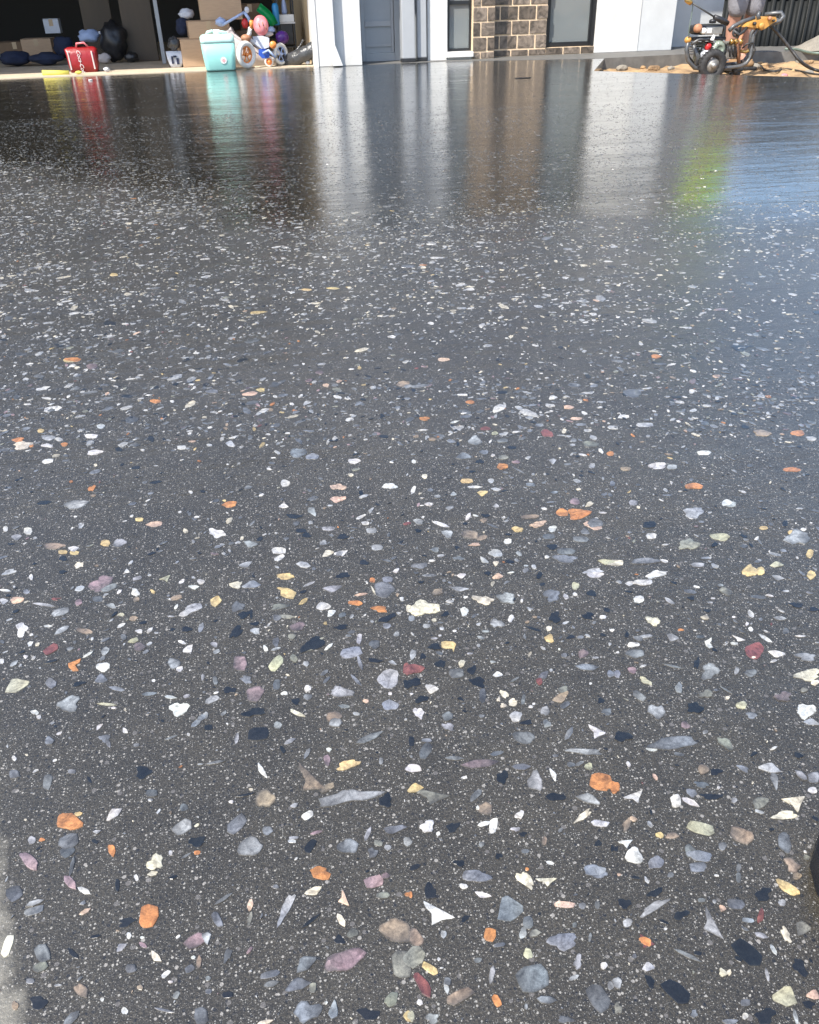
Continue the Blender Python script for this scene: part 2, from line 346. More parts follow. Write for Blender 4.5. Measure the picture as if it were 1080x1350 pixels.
def slab_mat():
    m = bpy.data.materials.new('honed_wet_concrete'); m.use_nodes = True; nt = m.node_tree; L = nt.links
    b = nt.nodes['Principled BSDF']
    tc = N(nt, 'ShaderNodeTexCoord'); co = tc.outputs['Object']
    wet, rc, sep, mth = wet_nodes(nt, co)
    big = N(nt, 'ShaderNodeTexNoise', i_Scale=1.3, i_Detail=6.0, i_Roughness=0.6); L.new(co, big.inputs['Vector'])
    cr = N(nt, 'ShaderNodeValToRGB'); e = cr.color_ramp.elements
    e[0].position = 0.3; e[0].color = (0.023, 0.0192, 0.0120, 1); e[1].position = 0.72; e[1].color = (0.045, 0.0378, 0.0250, 1)
    L.new(big.outputs['Fac'], cr.inputs[0])
    fine = N(nt, 'ShaderNodeTexNoise', i_Scale=520.0, i_Detail=3.0, i_Roughness=0.7); L.new(co, fine.inputs['Vector'])
    fr = N(nt, 'ShaderNodeMapRange'); fr.inputs[1].default_value = 0.3; fr.inputs[2].default_value = 0.7; fr.inputs[3].default_value = 0.35; fr.inputs[4].default_value = 1.75
    L.new(fine.outputs['Fac'], fr.inputs[0])
    mx = N(nt, 'ShaderNodeMix', data_type='RGBA', blend_type='MULTIPLY'); mx.inputs[0].default_value = 1
    med = N(nt, 'ShaderNodeTexNoise', i_Scale=16.0, i_Detail=7.0, i_Roughness=0.75); L.new(co, med.inputs['Vector'])
    md = N(nt, 'ShaderNodeMapRange'); md.inputs[1].default_value = 0.3; md.inputs[2].default_value = 0.7; md.inputs[3].default_value = 0.75; md.inputs[4].default_value = 1.25
    L.new(med.outputs['Fac'], md.inputs[0])
    L.new(cr.outputs[0], mx.inputs[6]); L.new(mth('MULTIPLY', mth('MULTIPLY', fr.outputs[0], md.outputs[0]), mth('MULTIPLY_ADD', wet, -0.6, 1.0)), mx.inputs[7]); col = mx.outputs[2]
    # sand grains: pale and dark specks in the cement
    for sc, rad, thr, c_, amt in ((330.0, 0.30, 0.80, (0.36, 0.34, 0.30), 0.7), (620.0, 0.33, 0.78, (0.30, 0.29, 0.26), 0.7),
                                  (170.0, 0.26, 0.90, (0.30, 0.28, 0.25), 0.7), (140.0, 0.30, 0.88, (0.12, 0.11, 0.10), 0.7), (260.0, 0.34, 0.80, (0.008, 0.008, 0.009), 0.8),
                                  (1100.0, 0.36, 0.6, (0.20, 0.19, 0.17), 0.6)):
        vo = N(nt, 'ShaderNodeTexVoronoi', i_Scale=sc); vo.voronoi_dimensions = '2D'; L.new(co, vo.inputs['Vector'])
        sepc = N(nt, 'ShaderNodeSeparateColor'); L.new(vo.outputs['Color'], sepc.inputs[0])
        rr = mth('MULTIPLY', mth('POWER', sepc.outputs[1], 1.0), rad)
        ins = mth('LESS_THAN', vo.outputs['Distance'], rr)
        pick = mth('GREATER_THAN', sepc.outputs[0], thr)
        f = mth('MULTIPLY', mth('MULTIPLY', ins, pick), amt)
        mm = N(nt, 'ShaderNodeMix', data_type='RGBA'); L.new(f, mm.inputs[0]); L.new(col, mm.inputs[6]); mm.inputs[7].default_value = (*c_, 1); col = mm.outputs[2]
    # pale unground cement margin at the near left edge of the slab
    a, c_ = gr(28, 1350), gr(2, 1150)
    a = Vector((-0.2505, 0.265)); c2 = Vector((-0.303, 0.365)); t = (c2-a).normalized(); nrm = Vector((-t.y, t.x))
    edge = mth('ADD', mth('MULTIPLY', mth('SUBTRACT', sep.outputs[0], a.x), nrm.x), mth('MULTIPLY', mth('SUBTRACT', sep.outputs[1], a.y), nrm.y))
    en = N(nt, 'ShaderNodeTexNoise', i_Scale=60.0, i_Detail=5.0); L.new(co, en.inputs['Vector'])
    ed = mth('ADD', edge, mth('MULTIPLY', mth('SUBTRACT', en.outputs['Fac'], 0.5), 0.035))
    er = N(nt, 'ShaderNodeMapRange'); er.inputs[1].default_value = -0.004; er.inputs[2].default_value = 0.012; er.inputs[4].default_value = 0.55; L.new(ed, er.inputs[0])
    mm = N(nt, 'ShaderNodeMix', data_type='RGBA'); L.new(er.outputs[0], mm.inputs[0]); L.new(col, mm.inputs[6]); mm.inputs[7].default_value = (0.27, 0.25, 0.20, 1); col = mm.outputs[2]
    L.new(col, b.inputs['Base Color'])
    # gloss: damp and grainy close by, a film of water further on
    rn = N(nt, 'ShaderNodeTexNoise', i_Scale=3.0, i_Detail=6.0, i_Roughness=0.65); L.new(co, rn.inputs['Vector'])
    r0 = mth('MULTIPLY_ADD', rn.outputs['Fac'], 0.22, ROUGH_DAMP-0.05); r1 = mth('MULTIPLY_ADD', rn.outputs['Fac'], 0.10, ROUGH_WET-0.04)
    rm = N(nt, 'ShaderNodeMix', data_type='FLOAT'); L.new(wet, rm.inputs[0]); L.new(r0, rm.inputs[2]); L.new(r1, rm.inputs[3])
    L.new(rm.outputs[0], b.inputs['Roughness'])
    b.inputs['Specular IOR Level'].default_value = 0.4
    film(nt, b, wet, mth)
    # relief: sand grain + slow ripples of the float finish
    gn = N(nt, 'ShaderNodeTexNoise', i_Scale=420.0, i_Detail=3.0, i_Roughness=0.6); L.new(co, gn.inputs['Vector'])
    gm = N(nt, 'ShaderNodeMix', data_type='FLOAT'); L.new(wet, gm.inputs[0]); gm.inputs[2].default_value = 1.0; gm.inputs[3].default_value = 0.12
    g = mth('MULTIPLY', mth('MULTIPLY', gn.outputs['Fac'], gm.outputs[0]), 0.0009)
    w1 = N(nt, 'ShaderNodeTexNoise', i_Scale=14.0, i_Detail=3.0); L.new(co, w1.inputs['Vector'])
    w2 = N(nt, 'ShaderNodeTexNoise', i_Scale=70.0, i_Detail=2.0); L.new(co, w2.inputs['Vector'])
    hgt = mth('ADD', g, mth('ADD', mth('MULTIPLY', w1.outputs['Fac'], 0.0009), mth('MULTIPLY', w2.outputs['Fac'], 0.00022)))
    bp = N(nt, 'ShaderNodeBump', i_Strength=1.0, i_Distance=1.0); L.new(hgt, bp.inputs['Height']); L.new(bp.outputs[0], b.inputs['Normal'])
    return m
def stone_mat():
    m = bpy.data.materials.new('honed_pebble'); m.use_nodes = True; nt = m.node_tree; L = nt.links
    b = nt.nodes['Principled BSDF']
    tc = N(nt, 'ShaderNodeTexCoord'); co = tc.outputs['Object']
    wet, rc, sep, mth = wet_nodes(nt, co)
    at_ = N(nt, 'ShaderNodeAttribute', attribute_name='tint')
    n1 = N(nt, 'ShaderNodeTexNoise', i_Scale=110.0, i_Detail=5.0, i_Roughness=0.65, i_Distortion=1.2); L.new(co, n1.inputs['Vector'])
    mr = N(nt, 'ShaderNodeMapRange'); mr.inputs[1].default_value = 0.3; mr.inputs[2].default_value = 0.7; mr.inputs[3].default_value = 0.5; mr.inputs[4].default_value = 1.4
    L.new(n1.outputs['Fac'], mr.inputs[0])
    mx = N(nt, 'ShaderNodeMix', data_type='RGBA', blend_type='MULTIPLY'); mx.inputs[0].default_value = 1
    L.new(at_.outputs['Color'], mx.inputs[6]); L.new(mr.outputs[0], mx.inputs[7])
    ng = N(nt, 'ShaderNodeTexNoise', i_Scale=900.0, i_Detail=3.0, i_Roughness=0.7); L.new(co, ng.inputs['Vector'])
    gr_ = N(nt, 'ShaderNodeMapRange'); gr_.inputs[1].default_value = 0.3; gr_.inputs[2].default_value = 0.7; gr_.inputs[3].default_value = 0.75; gr_.inputs[4].default_value = 1.22; L.new(ng.outputs['Fac'], gr_.inputs[0])
    mg = N(nt, 'ShaderNodeMix', data_type='RGBA', blend_type='MULTIPLY'); mg.inputs[0].default_value = 1; L.new(mx.outputs[2], mg.inputs[6]); L.new(gr_.outputs[0], mg.inputs[7]); mx = mg
    # cloudy veins
    n2 = N(nt, 'ShaderNodeTexNoise', i_Scale=55.0, i_Detail=4.0, i_Distortion=2.5); L.new(co, n2.inputs['Vector'])
    v = N(nt, 'ShaderNodeMapRange'); v.inputs[1].default_value = 0.50; v.inputs[2].default_value = 0.64; v.inputs[4].default_value = 0.6; L.new(n2.outputs['Fac'], v.inputs[0])
    m2 = N(nt, 'ShaderNodeMix', data_type='RGBA', blend_type='MULTIPLY'); L.new(v.outputs[0], m2.inputs[0]); L.new(mx.outputs[2], m2.inputs[6]); m2.inputs[7].default_value = (0.45, 0.42, 0.40, 1)
    L.new(m2.outputs[2], b.inputs['Base Color'])
    rm = N(nt, 'ShaderNodeMix', data_type='FLOAT'); L.new(wet, rm.inputs[0]); rm.inputs[2].default_value = ROUGH_DAMP-0.06; rm.inputs[3].default_value = ROUGH_WET+0.02
    L.new(rm.outputs[0], b.inputs['Roughness'])
    film(nt, b, wet, mth)
    w1 = N(nt, 'ShaderNodeTexNoise', i_Scale=14.0, i_Detail=3.0); L.new(co, w1.inputs['Vector'])
    w3 = N(nt, 'ShaderNodeTexNoise', i_Scale=160.0, i_Detail=3.0); L.new(co, w3.inputs['Vector'])
    hgt = mth('ADD', mth('MULTIPLY', w1.outputs['Fac'], 0.0009), mth('MULTIPLY', w3.outputs['Fac'], 0.00025))
    bp = N(nt, 'ShaderNodeBump', i_Strength=1.0, i_Distance=1.0); L.new(hgt, bp.inputs['Height']); L.new(bp.outputs[0], b.inputs['Normal'])
    return m
ROUGH_DAMP, ROUGH_WET = 0.40, 0.14
M['slab'] = slab_mat(); M['stone'] = stone_mat()

# ------------------------------------------------------------------ ground, driveway, path
rnd = random.Random(7)
SOIL_Z = -0.09
b = MB()
# one sheet of soil to the horizon, finely divided and uneven in the trench beside the driveway
b.box((-150, -150, SOIL_Z-0.5), (150, 150, SOIL_Z-0.02))
tag(b.build('ground', M['soil']), kind='structure')
tr = MB(); nx, ny = 90, 60
x0, x1, y0, y1 = 1.6, 8.5, 4.2, 10.6
gv = [[tr.bm.verts.new((x0+(x1-x0)*i/nx, y0+(y1-y0)*j/ny, SOIL_Z+rnd.uniform(-0.012, 0.014)+0.018*math.sin(i*0.7)*math.sin(j*0.5+i*0.2))) for i in range(nx+1)] for j in range(ny+1)]
for j in range(ny):
    for i in range(nx): tr.bm.faces.new((gv[j][i], gv[j][i+1], gv[j+1][i+1], gv[j+1][i]))
tag(tr.build('sandy_bed', M['soil'], smooth=True), kind='structure')

E1, E2 = gr(783, 93.5), gr(1080, 102)
E3 = E2+(E2-E1)*2.2
K1 = gr(797, 77)
GY = 8.25
drive_poly = [(-7, -4), (E3.x, -4), (E3.x, E3.y), (E2.x, E2.y), (E1.x, E1.y), (K1.x, K1.y), (pt(590, 80, 8.25).x, GY), (-7, GY)]
drive = MB().prism(drive_poly, -0.10, 0.0).build('driveway', M['slab']); tag(drive, kind='structure')
P2_, P3_ = gr(905, 71.5), gr(1080, 67)
P4_ = P3_+(P3_-P2_)*2
path_poly = [(pt(474, 84, 8.25).x-0.02, GY+0.003), (pt(590, 80, 8.25).x+0.003, GY+0.003), (K1.x, K1.y+0.004), (P2_.x, P2_.y), (P3_.x, P3_.y), (P4_.x, P4_.y), (P4_.x, P4_.y+0.9), (P3_.x, P3_.y+0.75), (pt(960, 60, 9.6).x, 9.7), (pt(474, 84, 8.25).x-0.02, 9.7)]
tag(MB().prism(path_poly, -0.10, 0.002).build('path', M['path']), kind='structure')
gf_ = MB(); gf_.box((-7, GY+0.004, -0.10), (pt(478, 88, 8.25).x-0.03, 14.2, 0.006))
tag(gf_.build('garage_floor', M['concrete']), kind='structure')

# ------------------------------------------------------------------ house
XL = -5.2
pier0, pier1 = pt(416, 88, 8.2).x, pt(478, 86, 8.2).x
house = empty('house', (pier0, 8.25, 0), 'white rendered single storey house with open garage and brown brick pier', 'house')
H = 2.35
def BX(*a, **k):
    m = MB(); m.box(*a, **k); return m
def part(mb, name, m, parent=house, smooth=False): return mb.build(name, M[m], parent, smooth)
part(BX((pier0, 8.2, 0.0), (pier1, 8.55, H), 0.006), 'garage_pier', 'render_white')
part(BX((pier0+0.004, 8.556, 0.0), (pier0+0.12, 14.1, H)), 'garage_side_wall', 'plaster')
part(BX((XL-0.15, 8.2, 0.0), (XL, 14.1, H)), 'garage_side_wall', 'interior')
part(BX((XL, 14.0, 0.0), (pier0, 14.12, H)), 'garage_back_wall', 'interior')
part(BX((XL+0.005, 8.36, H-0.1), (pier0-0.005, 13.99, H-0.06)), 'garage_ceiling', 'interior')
part(BX((XL, 8.2, 2.15), (pier0-0.003, 8.35, H)), 'garage_header', 'render_white')
# raised sectional garage door along the ceiling
for k in range(4):
    part(BX((XL+0.2, 8.5+k*0.56, 2.19), (pier0-0.15, 9.03+k*0.56, 2.22), 0.005), 'door_panel', 'interior')
# downpipe on the pier with its kicked shoe
dx0, dx1 = pt(433, 60, 8.13).x, pt(442, 60, 8.13).x
dp = MB(); dp.box((dx0, 8.12, 0.14), (dx1, 8.19, H-0.05), 0.006)
p0, p1 = pt(434, 70, 8.15), pt(449, 88, 8.10)
dp.extr([(dx0, 8.11, 0.16), (dx1, 8.11, 0.16), (dx1+0.055, 8.11, 0.01), (dx0+0.03, 8.11, 0.01)], (0, 0.075, 0))
for z in (0.9, 1.9): dp.box((dx0-0.012, 8.115, z), (dx1+0.012, 8.195, z+0.03))
part(dp, 'downpipe', 'white_paint')
# corner bead / door track edge on the pier's left
part(BX((pier0-0.012, 8.19, 0.0), (pier0+0.03, 8.215, 2.15)), 'corner_trim', 'white_paint')

# recessed entry door
DY = 8.56
d0, d1 = pt(478, 80, DY).x, pt(534, 80, DY).x
fr = MB(); w = 0.07
fr.box((d0, DY, 0.004), (d0+w*0.5, DY+0.09, 2.15), 0.004); fr.box((d1-w*1.3, DY, 0.004), (d1, DY+0.09, 2.15), 0.004)
fr.box((d0+w*0.5+0.002, DY+0.004, 0.004), (d1-w*1.3-0.002, DY+0.085, 0.07)); fr.box((d0+w*0.5+0.002, DY+0.004, 2.08), (d1-w*1.3-0.002, DY+0.085, 2.15))
door = part(fr, 'door', 'grey_paint')
part(BX((d0+0.04, DY+0.03, 0.072), (d1-w*1.3-0.004, DY+0.055, 2.078)), 'door_leaf', 'grey_paint', door)
r_ = MB(); r_.box((d0+0.04, DY+0.012, 0.28), (d1-w*1.3-0.03, DY+0.029, 0.325), 0.003); r_.box((d0+0.04, DY+0.018, 0.12), (d1-w*1.3-0.03, DY+0.029, 0.14))
r_.box((d1-w*1.3-0.028, DY+0.014, 0.074), (d1-w*1.3-0.006, DY+0.029, 2.07)); part(r_, 'rail', 'grey_paint_light', door)
hd = MB(); hd.tube([(d0+0.09, DY+0.01, 1.0), (d0+0.09, DY-0.04, 1.0), (d0+0.19, DY-0.04, 1.0)], 0.009); part(hd, 'handle', 'steel', door)
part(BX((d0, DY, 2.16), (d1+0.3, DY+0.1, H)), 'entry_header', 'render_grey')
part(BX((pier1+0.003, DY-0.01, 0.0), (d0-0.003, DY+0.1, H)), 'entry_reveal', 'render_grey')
# two slim square posts / downpipes with black feet
for a, c, yy in ((531, 548, 8.30), (551, 563, 8.36)):
    xa, xb = pt(a, 85, yy).x, pt(c, 85, yy).x
    q = MB(); q.box((xa, yy, 0.031), (xb, yy+0.08, H-0.05), 0.008); q.box((xa-0.004, yy-0.006, 0.9), (xb+0.004, yy+0.084, 0.93))
    pp = part(q, 'square_post', 'grey_paint_light')
    q = MB(); q.box((xa-0.004, yy-0.004, 0.003), (xb+0.004, yy+0.084, 0.030), 0.004); part(q, 'post_foot', 'black_plastic', pp)
q = MB(); q.box((d1+0.003, DY-0.02, 0.0), (pt(566, 80, DY).x, DY+0.1, H)); part(q, 'wall_strip', 'grey_paint')

def boxes(*args):
    m = MB()
    for a in args: m.box(*a)
    return m
# white wall left of, and low sill below, the first window
WY = 8.40
w0, w1, w2 = pt(564, 80, WY).x, pt(590, 78, WY).x, pt(622, 78, WY).x
zs0, zs1 = pt(600, 78, WY).z, pt(600, 68, WY).z
part(boxes(((w0, WY, 0.0), (w1, WY+0.3, H), 0.005)), 'wall', 'render_white')
part(boxes(((w1+0.002, WY, 0.0), (w2, WY+0.3, max(0.02, zs0)))), 'wall_base', 'render_white')
part(boxes(((w1-0.02, WY-0.05, max(0.02, zs0)+0.002), (w2+0.004, WY+0.12, zs1), 0.006)), 'sill', 'white_paint')
win = part(boxes(((w1+0.003, WY+0.05, zs1+0.002), (w1+0.03, WY+0.1, 2.15)), ((w2-0.012, WY+0.05, zs1+0.002), (w2+0.004, WY+0.1, 2.15)),
                 ((w1+0.031, WY+0.052, zs1+0.002), (w2-0.013, WY+0.098, zs1+0.022)), ((w1+0.031, WY+0.052, pt(600, 6, WY).z), (w2-0.013, WY+0.098, pt(600, 1, WY).z)), ((w1+0.031, WY+0.052, 2.1), (w2-0.013, WY+0.098, 2.149))), 'window', 'frame_black')
part(boxes(((w1+0.031, WY+0.07, zs1+0.023), (w2-0.013, WY+0.078, 2.099))), 'pane', 'glass', win)
sx = pt(594, 40, WY).x; sx2 = pt(603, 40, WY).x
part(boxes(((sx, WY+0.085, zs1+0.03), (sx2, WY+0.10, 2.09))), 'blind_edge', 'white_paint', win)
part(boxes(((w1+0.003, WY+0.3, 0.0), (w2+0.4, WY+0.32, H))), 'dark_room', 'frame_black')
part(boxes(((w1+0.002, WY, 2.152), (w2, WY+0.299, H))), 'window_header', 'render_white')

# brick pier: mortar core with single bricks, a proud left leaf and a set-back right face
nodes_b = M['brick'].node_tree
for n in nodes_b.nodes:
    if n.type == 'TEX_NOISE':
        n.noise_dimensions = '4D'
        mm = N(nodes_b, 'ShaderNodeMath', operation='MULTIPLY'); mm.inputs[1].default_value = 60.0
        oi = [q for q in nodes_b.nodes if q.type == 'OBJECT_INFO'][0]
        nodes_b.links.new(oi.outputs['Random'], mm.inputs[0]); nodes_b.links.new(mm.outputs[0], n.inputs['W'])
        break
AY, BY = 8.385, 8.53
xa0, xa1, xb1 = w2+0.006, pt(652, 60, AY).x, pt(720, 60, BY).x
zc0 = pt(660, 65.5, BY).z; zc1 = pt(660, 46.5, BY).z; CH = zc1-zc0
core = part(boxes(((xa0, AY+0.006, 0.0), (xa1-0.004, BY+0.25, H)), ((xa1-0.003, BY+0.006, 0.0), (xb1-0.004, BY+0.25, H))), 'brick_pier', 'mortar')
L_A = (pt(675.8, 60, BY).x-pt(652.4, 60, BY).x); J = 0.014
def brick(x, z, y, l, h, parent=core):
    if l < 0.025 or h < 0.02: return
    jx, jy = rnd.uniform(-0.0015, 0.0015), rnd.uniform(-0.003, 0.002)
    part(boxes(((x+jx, y+jy, z), (x+l+jx, y+0.05, z+h), 0.004)), 'brick', 'brick', parent)
zrow = zc0-CH; row = 0
while zrow < H:
    z_lo, z_hi = max(0.006, zrow+J/2), min(H, zrow+CH-J/2)
    off = (0.0 if row % 2 == 0 else 0.35)*L_A
    for (xs, xe, yy, ph) in ((xa0, xa1, AY, off+0.07), (xa1, xb1, BY, off+0.03)):
        x = xs-L_A+(ph % L_A)
        while x < xe:
            lo, hi = max(x+J/2, xs), min(x+L_A-J/2, xe)
            if hi-lo > 0.03: brick(lo, z_lo, yy, hi-lo, z_hi-z_lo)
            x += L_A
    zrow += CH; row += 1

# second window with dark frame over a brick sill course
VY = 8.56
v0, v1 = xb1+0.003, pt(782, 60, VY).x
zv = pt(750, 61, VY).z
sill_core = part(boxes(((v0, VY-0.02+0.006, 0.0), (pt(786, 70, VY).x, VY+0.2, zv-0.004))), 'brick_sill', 'mortar')
x = v0; i = 0
while x < v1:
    brick(x+J/2, 0.006, VY-0.02, min(L_A-J, v1-x-J/2+0.02), zv-0.012, sill_core); x += L_A
win2 = part(boxes(((v0, VY+0.03, zv), (v0+0.045, VY+0.09, 2.2)), ((v1-0.04, VY+0.03, zv), (v1, VY+0.09, 2.2)), ((v0+0.046, VY+0.032, zv), (v1-0.041, VY+0.088, zv+0.035)), ((v0+0.046, VY+0.032, 2.16), (v1-0.041, VY+0.088, 2.199))), 'window', 'frame_black')
part(boxes(((v0+0.046, VY+0.055, zv+0.036), (v1-0.041, VY+0.063, 2.159))), 'pane', 'glass', win2)
part(boxes(((pt(770, 50, VY).x, VY+0.07, zv+0.036), (pt(777, 50, VY).x, VY+0.08, 2.15))), 'blind_edge', 'white_paint', win2)
part(boxes(((v0+0.05, VY+0.2, zv+0.036), (pt(769, 50, VY).x, VY+0.205, 2.15))), 'blind', 'grey_paint', win2)
part(boxes(((v0, VY, 2.202), (v1, VY+0.2, H))), 'window_header', 'render_grey')

# white end pier, second face greyed for its dimmer light, shaded set-back wall
UY = 8.535
u0, u1, u2 = pt(783, 68, UY).x, pt(840, 68, UY).x, pt(885, 68, UY).x
part(boxes(((u0, UY, 0.003), (u1, UY+0.35, H), 0.004)), 'end_pier', 'render_white')
part(boxes(((u1+0.002, UY+0.008, 0.003), (u2, UY+0.36, H), 0.004)), 'end_pier_dim_face', 'render_grey')
part(boxes(((u0-0.03, UY+0.02, 0.003), (u0-0.002, UY+0.3, H))), 'dark_trim', 'frame_black')
RY = 8.98
rx = pt(949, 66, RY).x
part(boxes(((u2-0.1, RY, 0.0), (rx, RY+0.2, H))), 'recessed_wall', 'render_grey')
part(boxes(((rx+0.002, RY-0.04, 0.0), (rx+0.05, RY+0.2, H))), 'dark_trim', 'frame_black')
# unseen eaves, deepened before the garage to shade its floor; gutter, roof
xr = rx+0.35
xg = pier1+0.05
part(boxes(((XL-0.5, 7.58, H), (xg, 8.36, H+0.02)), ((xg+0.001, 7.98, H), (xr, 9.3, H+0.02))), 'soffit', 'soffit')
part(boxes(((XL-0.5, 7.55, H-0.02), (xg, 7.578, H+0.16)), ((xg+0.001, 7.95, H-0.02), (xr, 7.978, H+0.16)), ((xg-0.028, 7.58, H-0.018), (xg-0.001, 7.978, H+0.158))), 'fascia', 'grey_paint')
g = MB(); g.tube([(XL-0.5, 7.49, H+0.1), (xg+0.06, 7.49, H+0.1), (xg+0.06, 7.89, H+0.1), (xr, 7.89, H+0.1)], 0.055, 10); part(g, 'gutter', 'grey_paint', smooth=True)
rf = MB(); rf.extr([(XL-0.5, 7.56, H+0.17), (xg, 7.56, H+0.17), (xg, 7.96, H+0.18), (xr, 7.96, H+0.18), (xr, 17, H+0.45), (XL-0.5, 17, H+0.45)], (0, 0.02, 0.03)); part(rf, 'roof', 'roof')  # unseen roof kept almost flat so the slab mirrors more sky
gw = MB(); part(gw.extr([(xr-0.35, 9.35, 0), (xr-0.35, 16.5, 0), (xr-0.35, 16.5, H+0.40), (xr-0.35, 9.35, H+0.18)], (-0.15, 0, 0)), 'gable_wall', 'render_white')

# ------------------------------------------------------------------ corrugated fence: shade in its colour, wall and heap added as sunlit parts
F0, F1 = gr(946, 62.5), gr(1080, 60)
fd = (F1-F0).normalized(); fn = Vector((-fd.y, fd.x, 0)); F1e = F1+fd*3.0
fence = empty('corrugated_fence', F0, 'lower part of charcoal corrugated steel fence, shade painted in, behind the petrol pressure washer', 'fence')
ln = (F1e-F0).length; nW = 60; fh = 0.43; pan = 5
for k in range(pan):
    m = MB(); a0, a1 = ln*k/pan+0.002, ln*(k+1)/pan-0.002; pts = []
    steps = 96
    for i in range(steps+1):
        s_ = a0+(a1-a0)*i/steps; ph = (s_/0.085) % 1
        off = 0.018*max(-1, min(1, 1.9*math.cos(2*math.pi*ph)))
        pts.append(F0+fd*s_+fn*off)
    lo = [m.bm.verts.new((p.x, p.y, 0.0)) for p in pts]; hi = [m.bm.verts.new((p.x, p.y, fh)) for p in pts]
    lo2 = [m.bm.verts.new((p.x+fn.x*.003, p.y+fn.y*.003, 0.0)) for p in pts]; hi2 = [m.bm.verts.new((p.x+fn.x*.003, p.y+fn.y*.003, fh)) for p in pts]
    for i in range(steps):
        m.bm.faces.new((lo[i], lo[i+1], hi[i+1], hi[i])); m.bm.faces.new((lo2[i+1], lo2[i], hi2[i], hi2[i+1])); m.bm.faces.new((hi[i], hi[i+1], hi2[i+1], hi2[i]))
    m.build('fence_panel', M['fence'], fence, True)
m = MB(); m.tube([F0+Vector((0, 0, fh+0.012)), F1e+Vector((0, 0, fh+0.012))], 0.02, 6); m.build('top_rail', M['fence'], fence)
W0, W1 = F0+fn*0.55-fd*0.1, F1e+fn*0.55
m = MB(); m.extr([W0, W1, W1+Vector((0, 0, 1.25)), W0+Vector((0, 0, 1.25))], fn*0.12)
tag(m.build('lit_fence_top', M['path']), 'grey beige wall added behind the low corrugated fence as its sunlit top', 'wall')  # wall added to stand for the sunlit upper part of the fence
# pale heap added as the sunlit wedge of the fence, right edge
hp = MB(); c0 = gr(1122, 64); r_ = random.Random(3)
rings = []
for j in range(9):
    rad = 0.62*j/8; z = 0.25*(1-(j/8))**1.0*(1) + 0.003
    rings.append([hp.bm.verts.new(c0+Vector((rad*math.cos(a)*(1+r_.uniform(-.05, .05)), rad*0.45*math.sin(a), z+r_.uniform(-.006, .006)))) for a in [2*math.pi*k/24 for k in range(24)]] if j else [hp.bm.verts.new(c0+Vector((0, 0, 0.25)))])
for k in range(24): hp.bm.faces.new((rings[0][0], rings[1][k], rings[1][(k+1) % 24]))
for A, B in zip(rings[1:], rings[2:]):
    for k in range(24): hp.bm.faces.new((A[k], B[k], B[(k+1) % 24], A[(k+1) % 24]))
M['sand'] = mat('lit_fence_and_clod_grey', (0.24, 0.215, 0.175), 0.95, var=0.2, scale=9, bump=0.01, bscale=60)  # pale tone for the fence's sunlit wedge, also used on some clods
tag(hp.build('lit_fence_wedge', M['sand'], smooth=True), 'grey beige heap added as the sunlit wedge of the fence at the right edge', 'lit fence wedge')
# rubble and clods along the trench
for i, (px, py) in enumerate(((820, 90), (848, 89), (862, 91), (885, 90), (1002, 84), (1008, 87), (995, 88), (1030, 92), (1048, 94), (1066, 96), (1060, 80), (1068, 82), (1054, 82), (880, 84), (835, 86))):
    p = gr(px, py, SOIL_Z+0.01); r2 = random.Random(i)
    m = MB(); s_ = r2.uniform(0.02, 0.045); bmesh.ops.create_icosphere(m.bm, subdivisions=2, radius=1.0)
    for v in m.bm.verts:
        k = 1+r2.uniform(-.18, .18); v.co = Vector((v.co.x*s_*1.3*k, v.co.y*s_*k, v.co.z*s_*0.7*k))+p
    m.build('clod', M['soil'] if i % 3 else M['sand'], bpy.data.objects['sandy_bed'])

# ------------------------------------------------------------------ garage things
def bx_px(m, x0, y0, x1, y1, Y, depth, bev=0.006, z0=None):
    """box whose front face spans these photograph points on the plane Y"""
    a, c = pt(x0, y1, Y), pt(x1, y0, Y)
    lo = a.z if z0 is None else z0
    m.box((a.x, Y, max(0.008, lo)), (c.x, Y+depth, c.z), bev); return m
def base(px, Y, z=0.006): 
    p = pt(px, 90, Y); return Vector((p.x, Y, z))

# jerrycan of turquoise liquid
JY = 8.16
a, c = pt(270, 93, JY), pt(308, 50, JY); jx = (a.x+c.x)/2; jw = c.x-a.x; jh = pt(290, 46, JY).z
can = empty('plastic_drum', (jx, JY+0.1, 0.0), 'turquoise filled plastic drum with milky shoulder and round sticker', 'drum')
def rrect(w, d, r, n=4):
    out = []
    for cx, cy, a0 in ((w/2-r, d/2-r, 0), (-w/2+r, d/2-r, 90), (-w/2+r, -d/2+r, 180), (w/2-r, -d/2+r, 270)):
        for k in range(n+1): out.append((cx+r*math.cos(R(a0+90*k/n)), cy+r*math.sin(R(a0+90*k/n))))
    return out
def loft(m, sections, c):
    """sections: (w, d, r, z)"""
    rings = []
    for w_, d_, r_2, z in sections:
        rings.append([m.bm.verts.new((c[0]+x, c[1]+y, z)) for x, y in rrect(w_, d_, r_2)])
    for A, B in zip(rings, rings[1:]):
        n = len(A)
        for k in range(n): m.bm.faces.new((A[k], A[(k+1) % n], B[(k+1) % n], B[k]))
    m.bm.faces.new(rings[0][::-1]); m.bm.faces.new(rings[-1]); return m
cc = (jx, JY+0.12)
zt = jh; zl = pt(290, 57, JY).z
m = loft(MB(), [(jw*0.88, 0.20, .03, 0.003), (jw*0.92, 0.22, .04, 0.015), (jw*1.0, 0.225, .04, zl*0.55), (jw*1.04, 0.23, .04, zl-0.001)], cc); m.build('drum_body', M['teal'], can, True)
m = loft(MB(), [(jw*1.042, 0.232, .04, zl), (jw*1.05, 0.235, .04, zl+0.02), (jw*1.04, 0.235, .045, zt-0.012), (jw*0.95, 0.20, .05, zt), (jw*0.8, 0.12, .04, zt+0.006)], cc); m.build('shoulder', M['teal_top'], can, True)
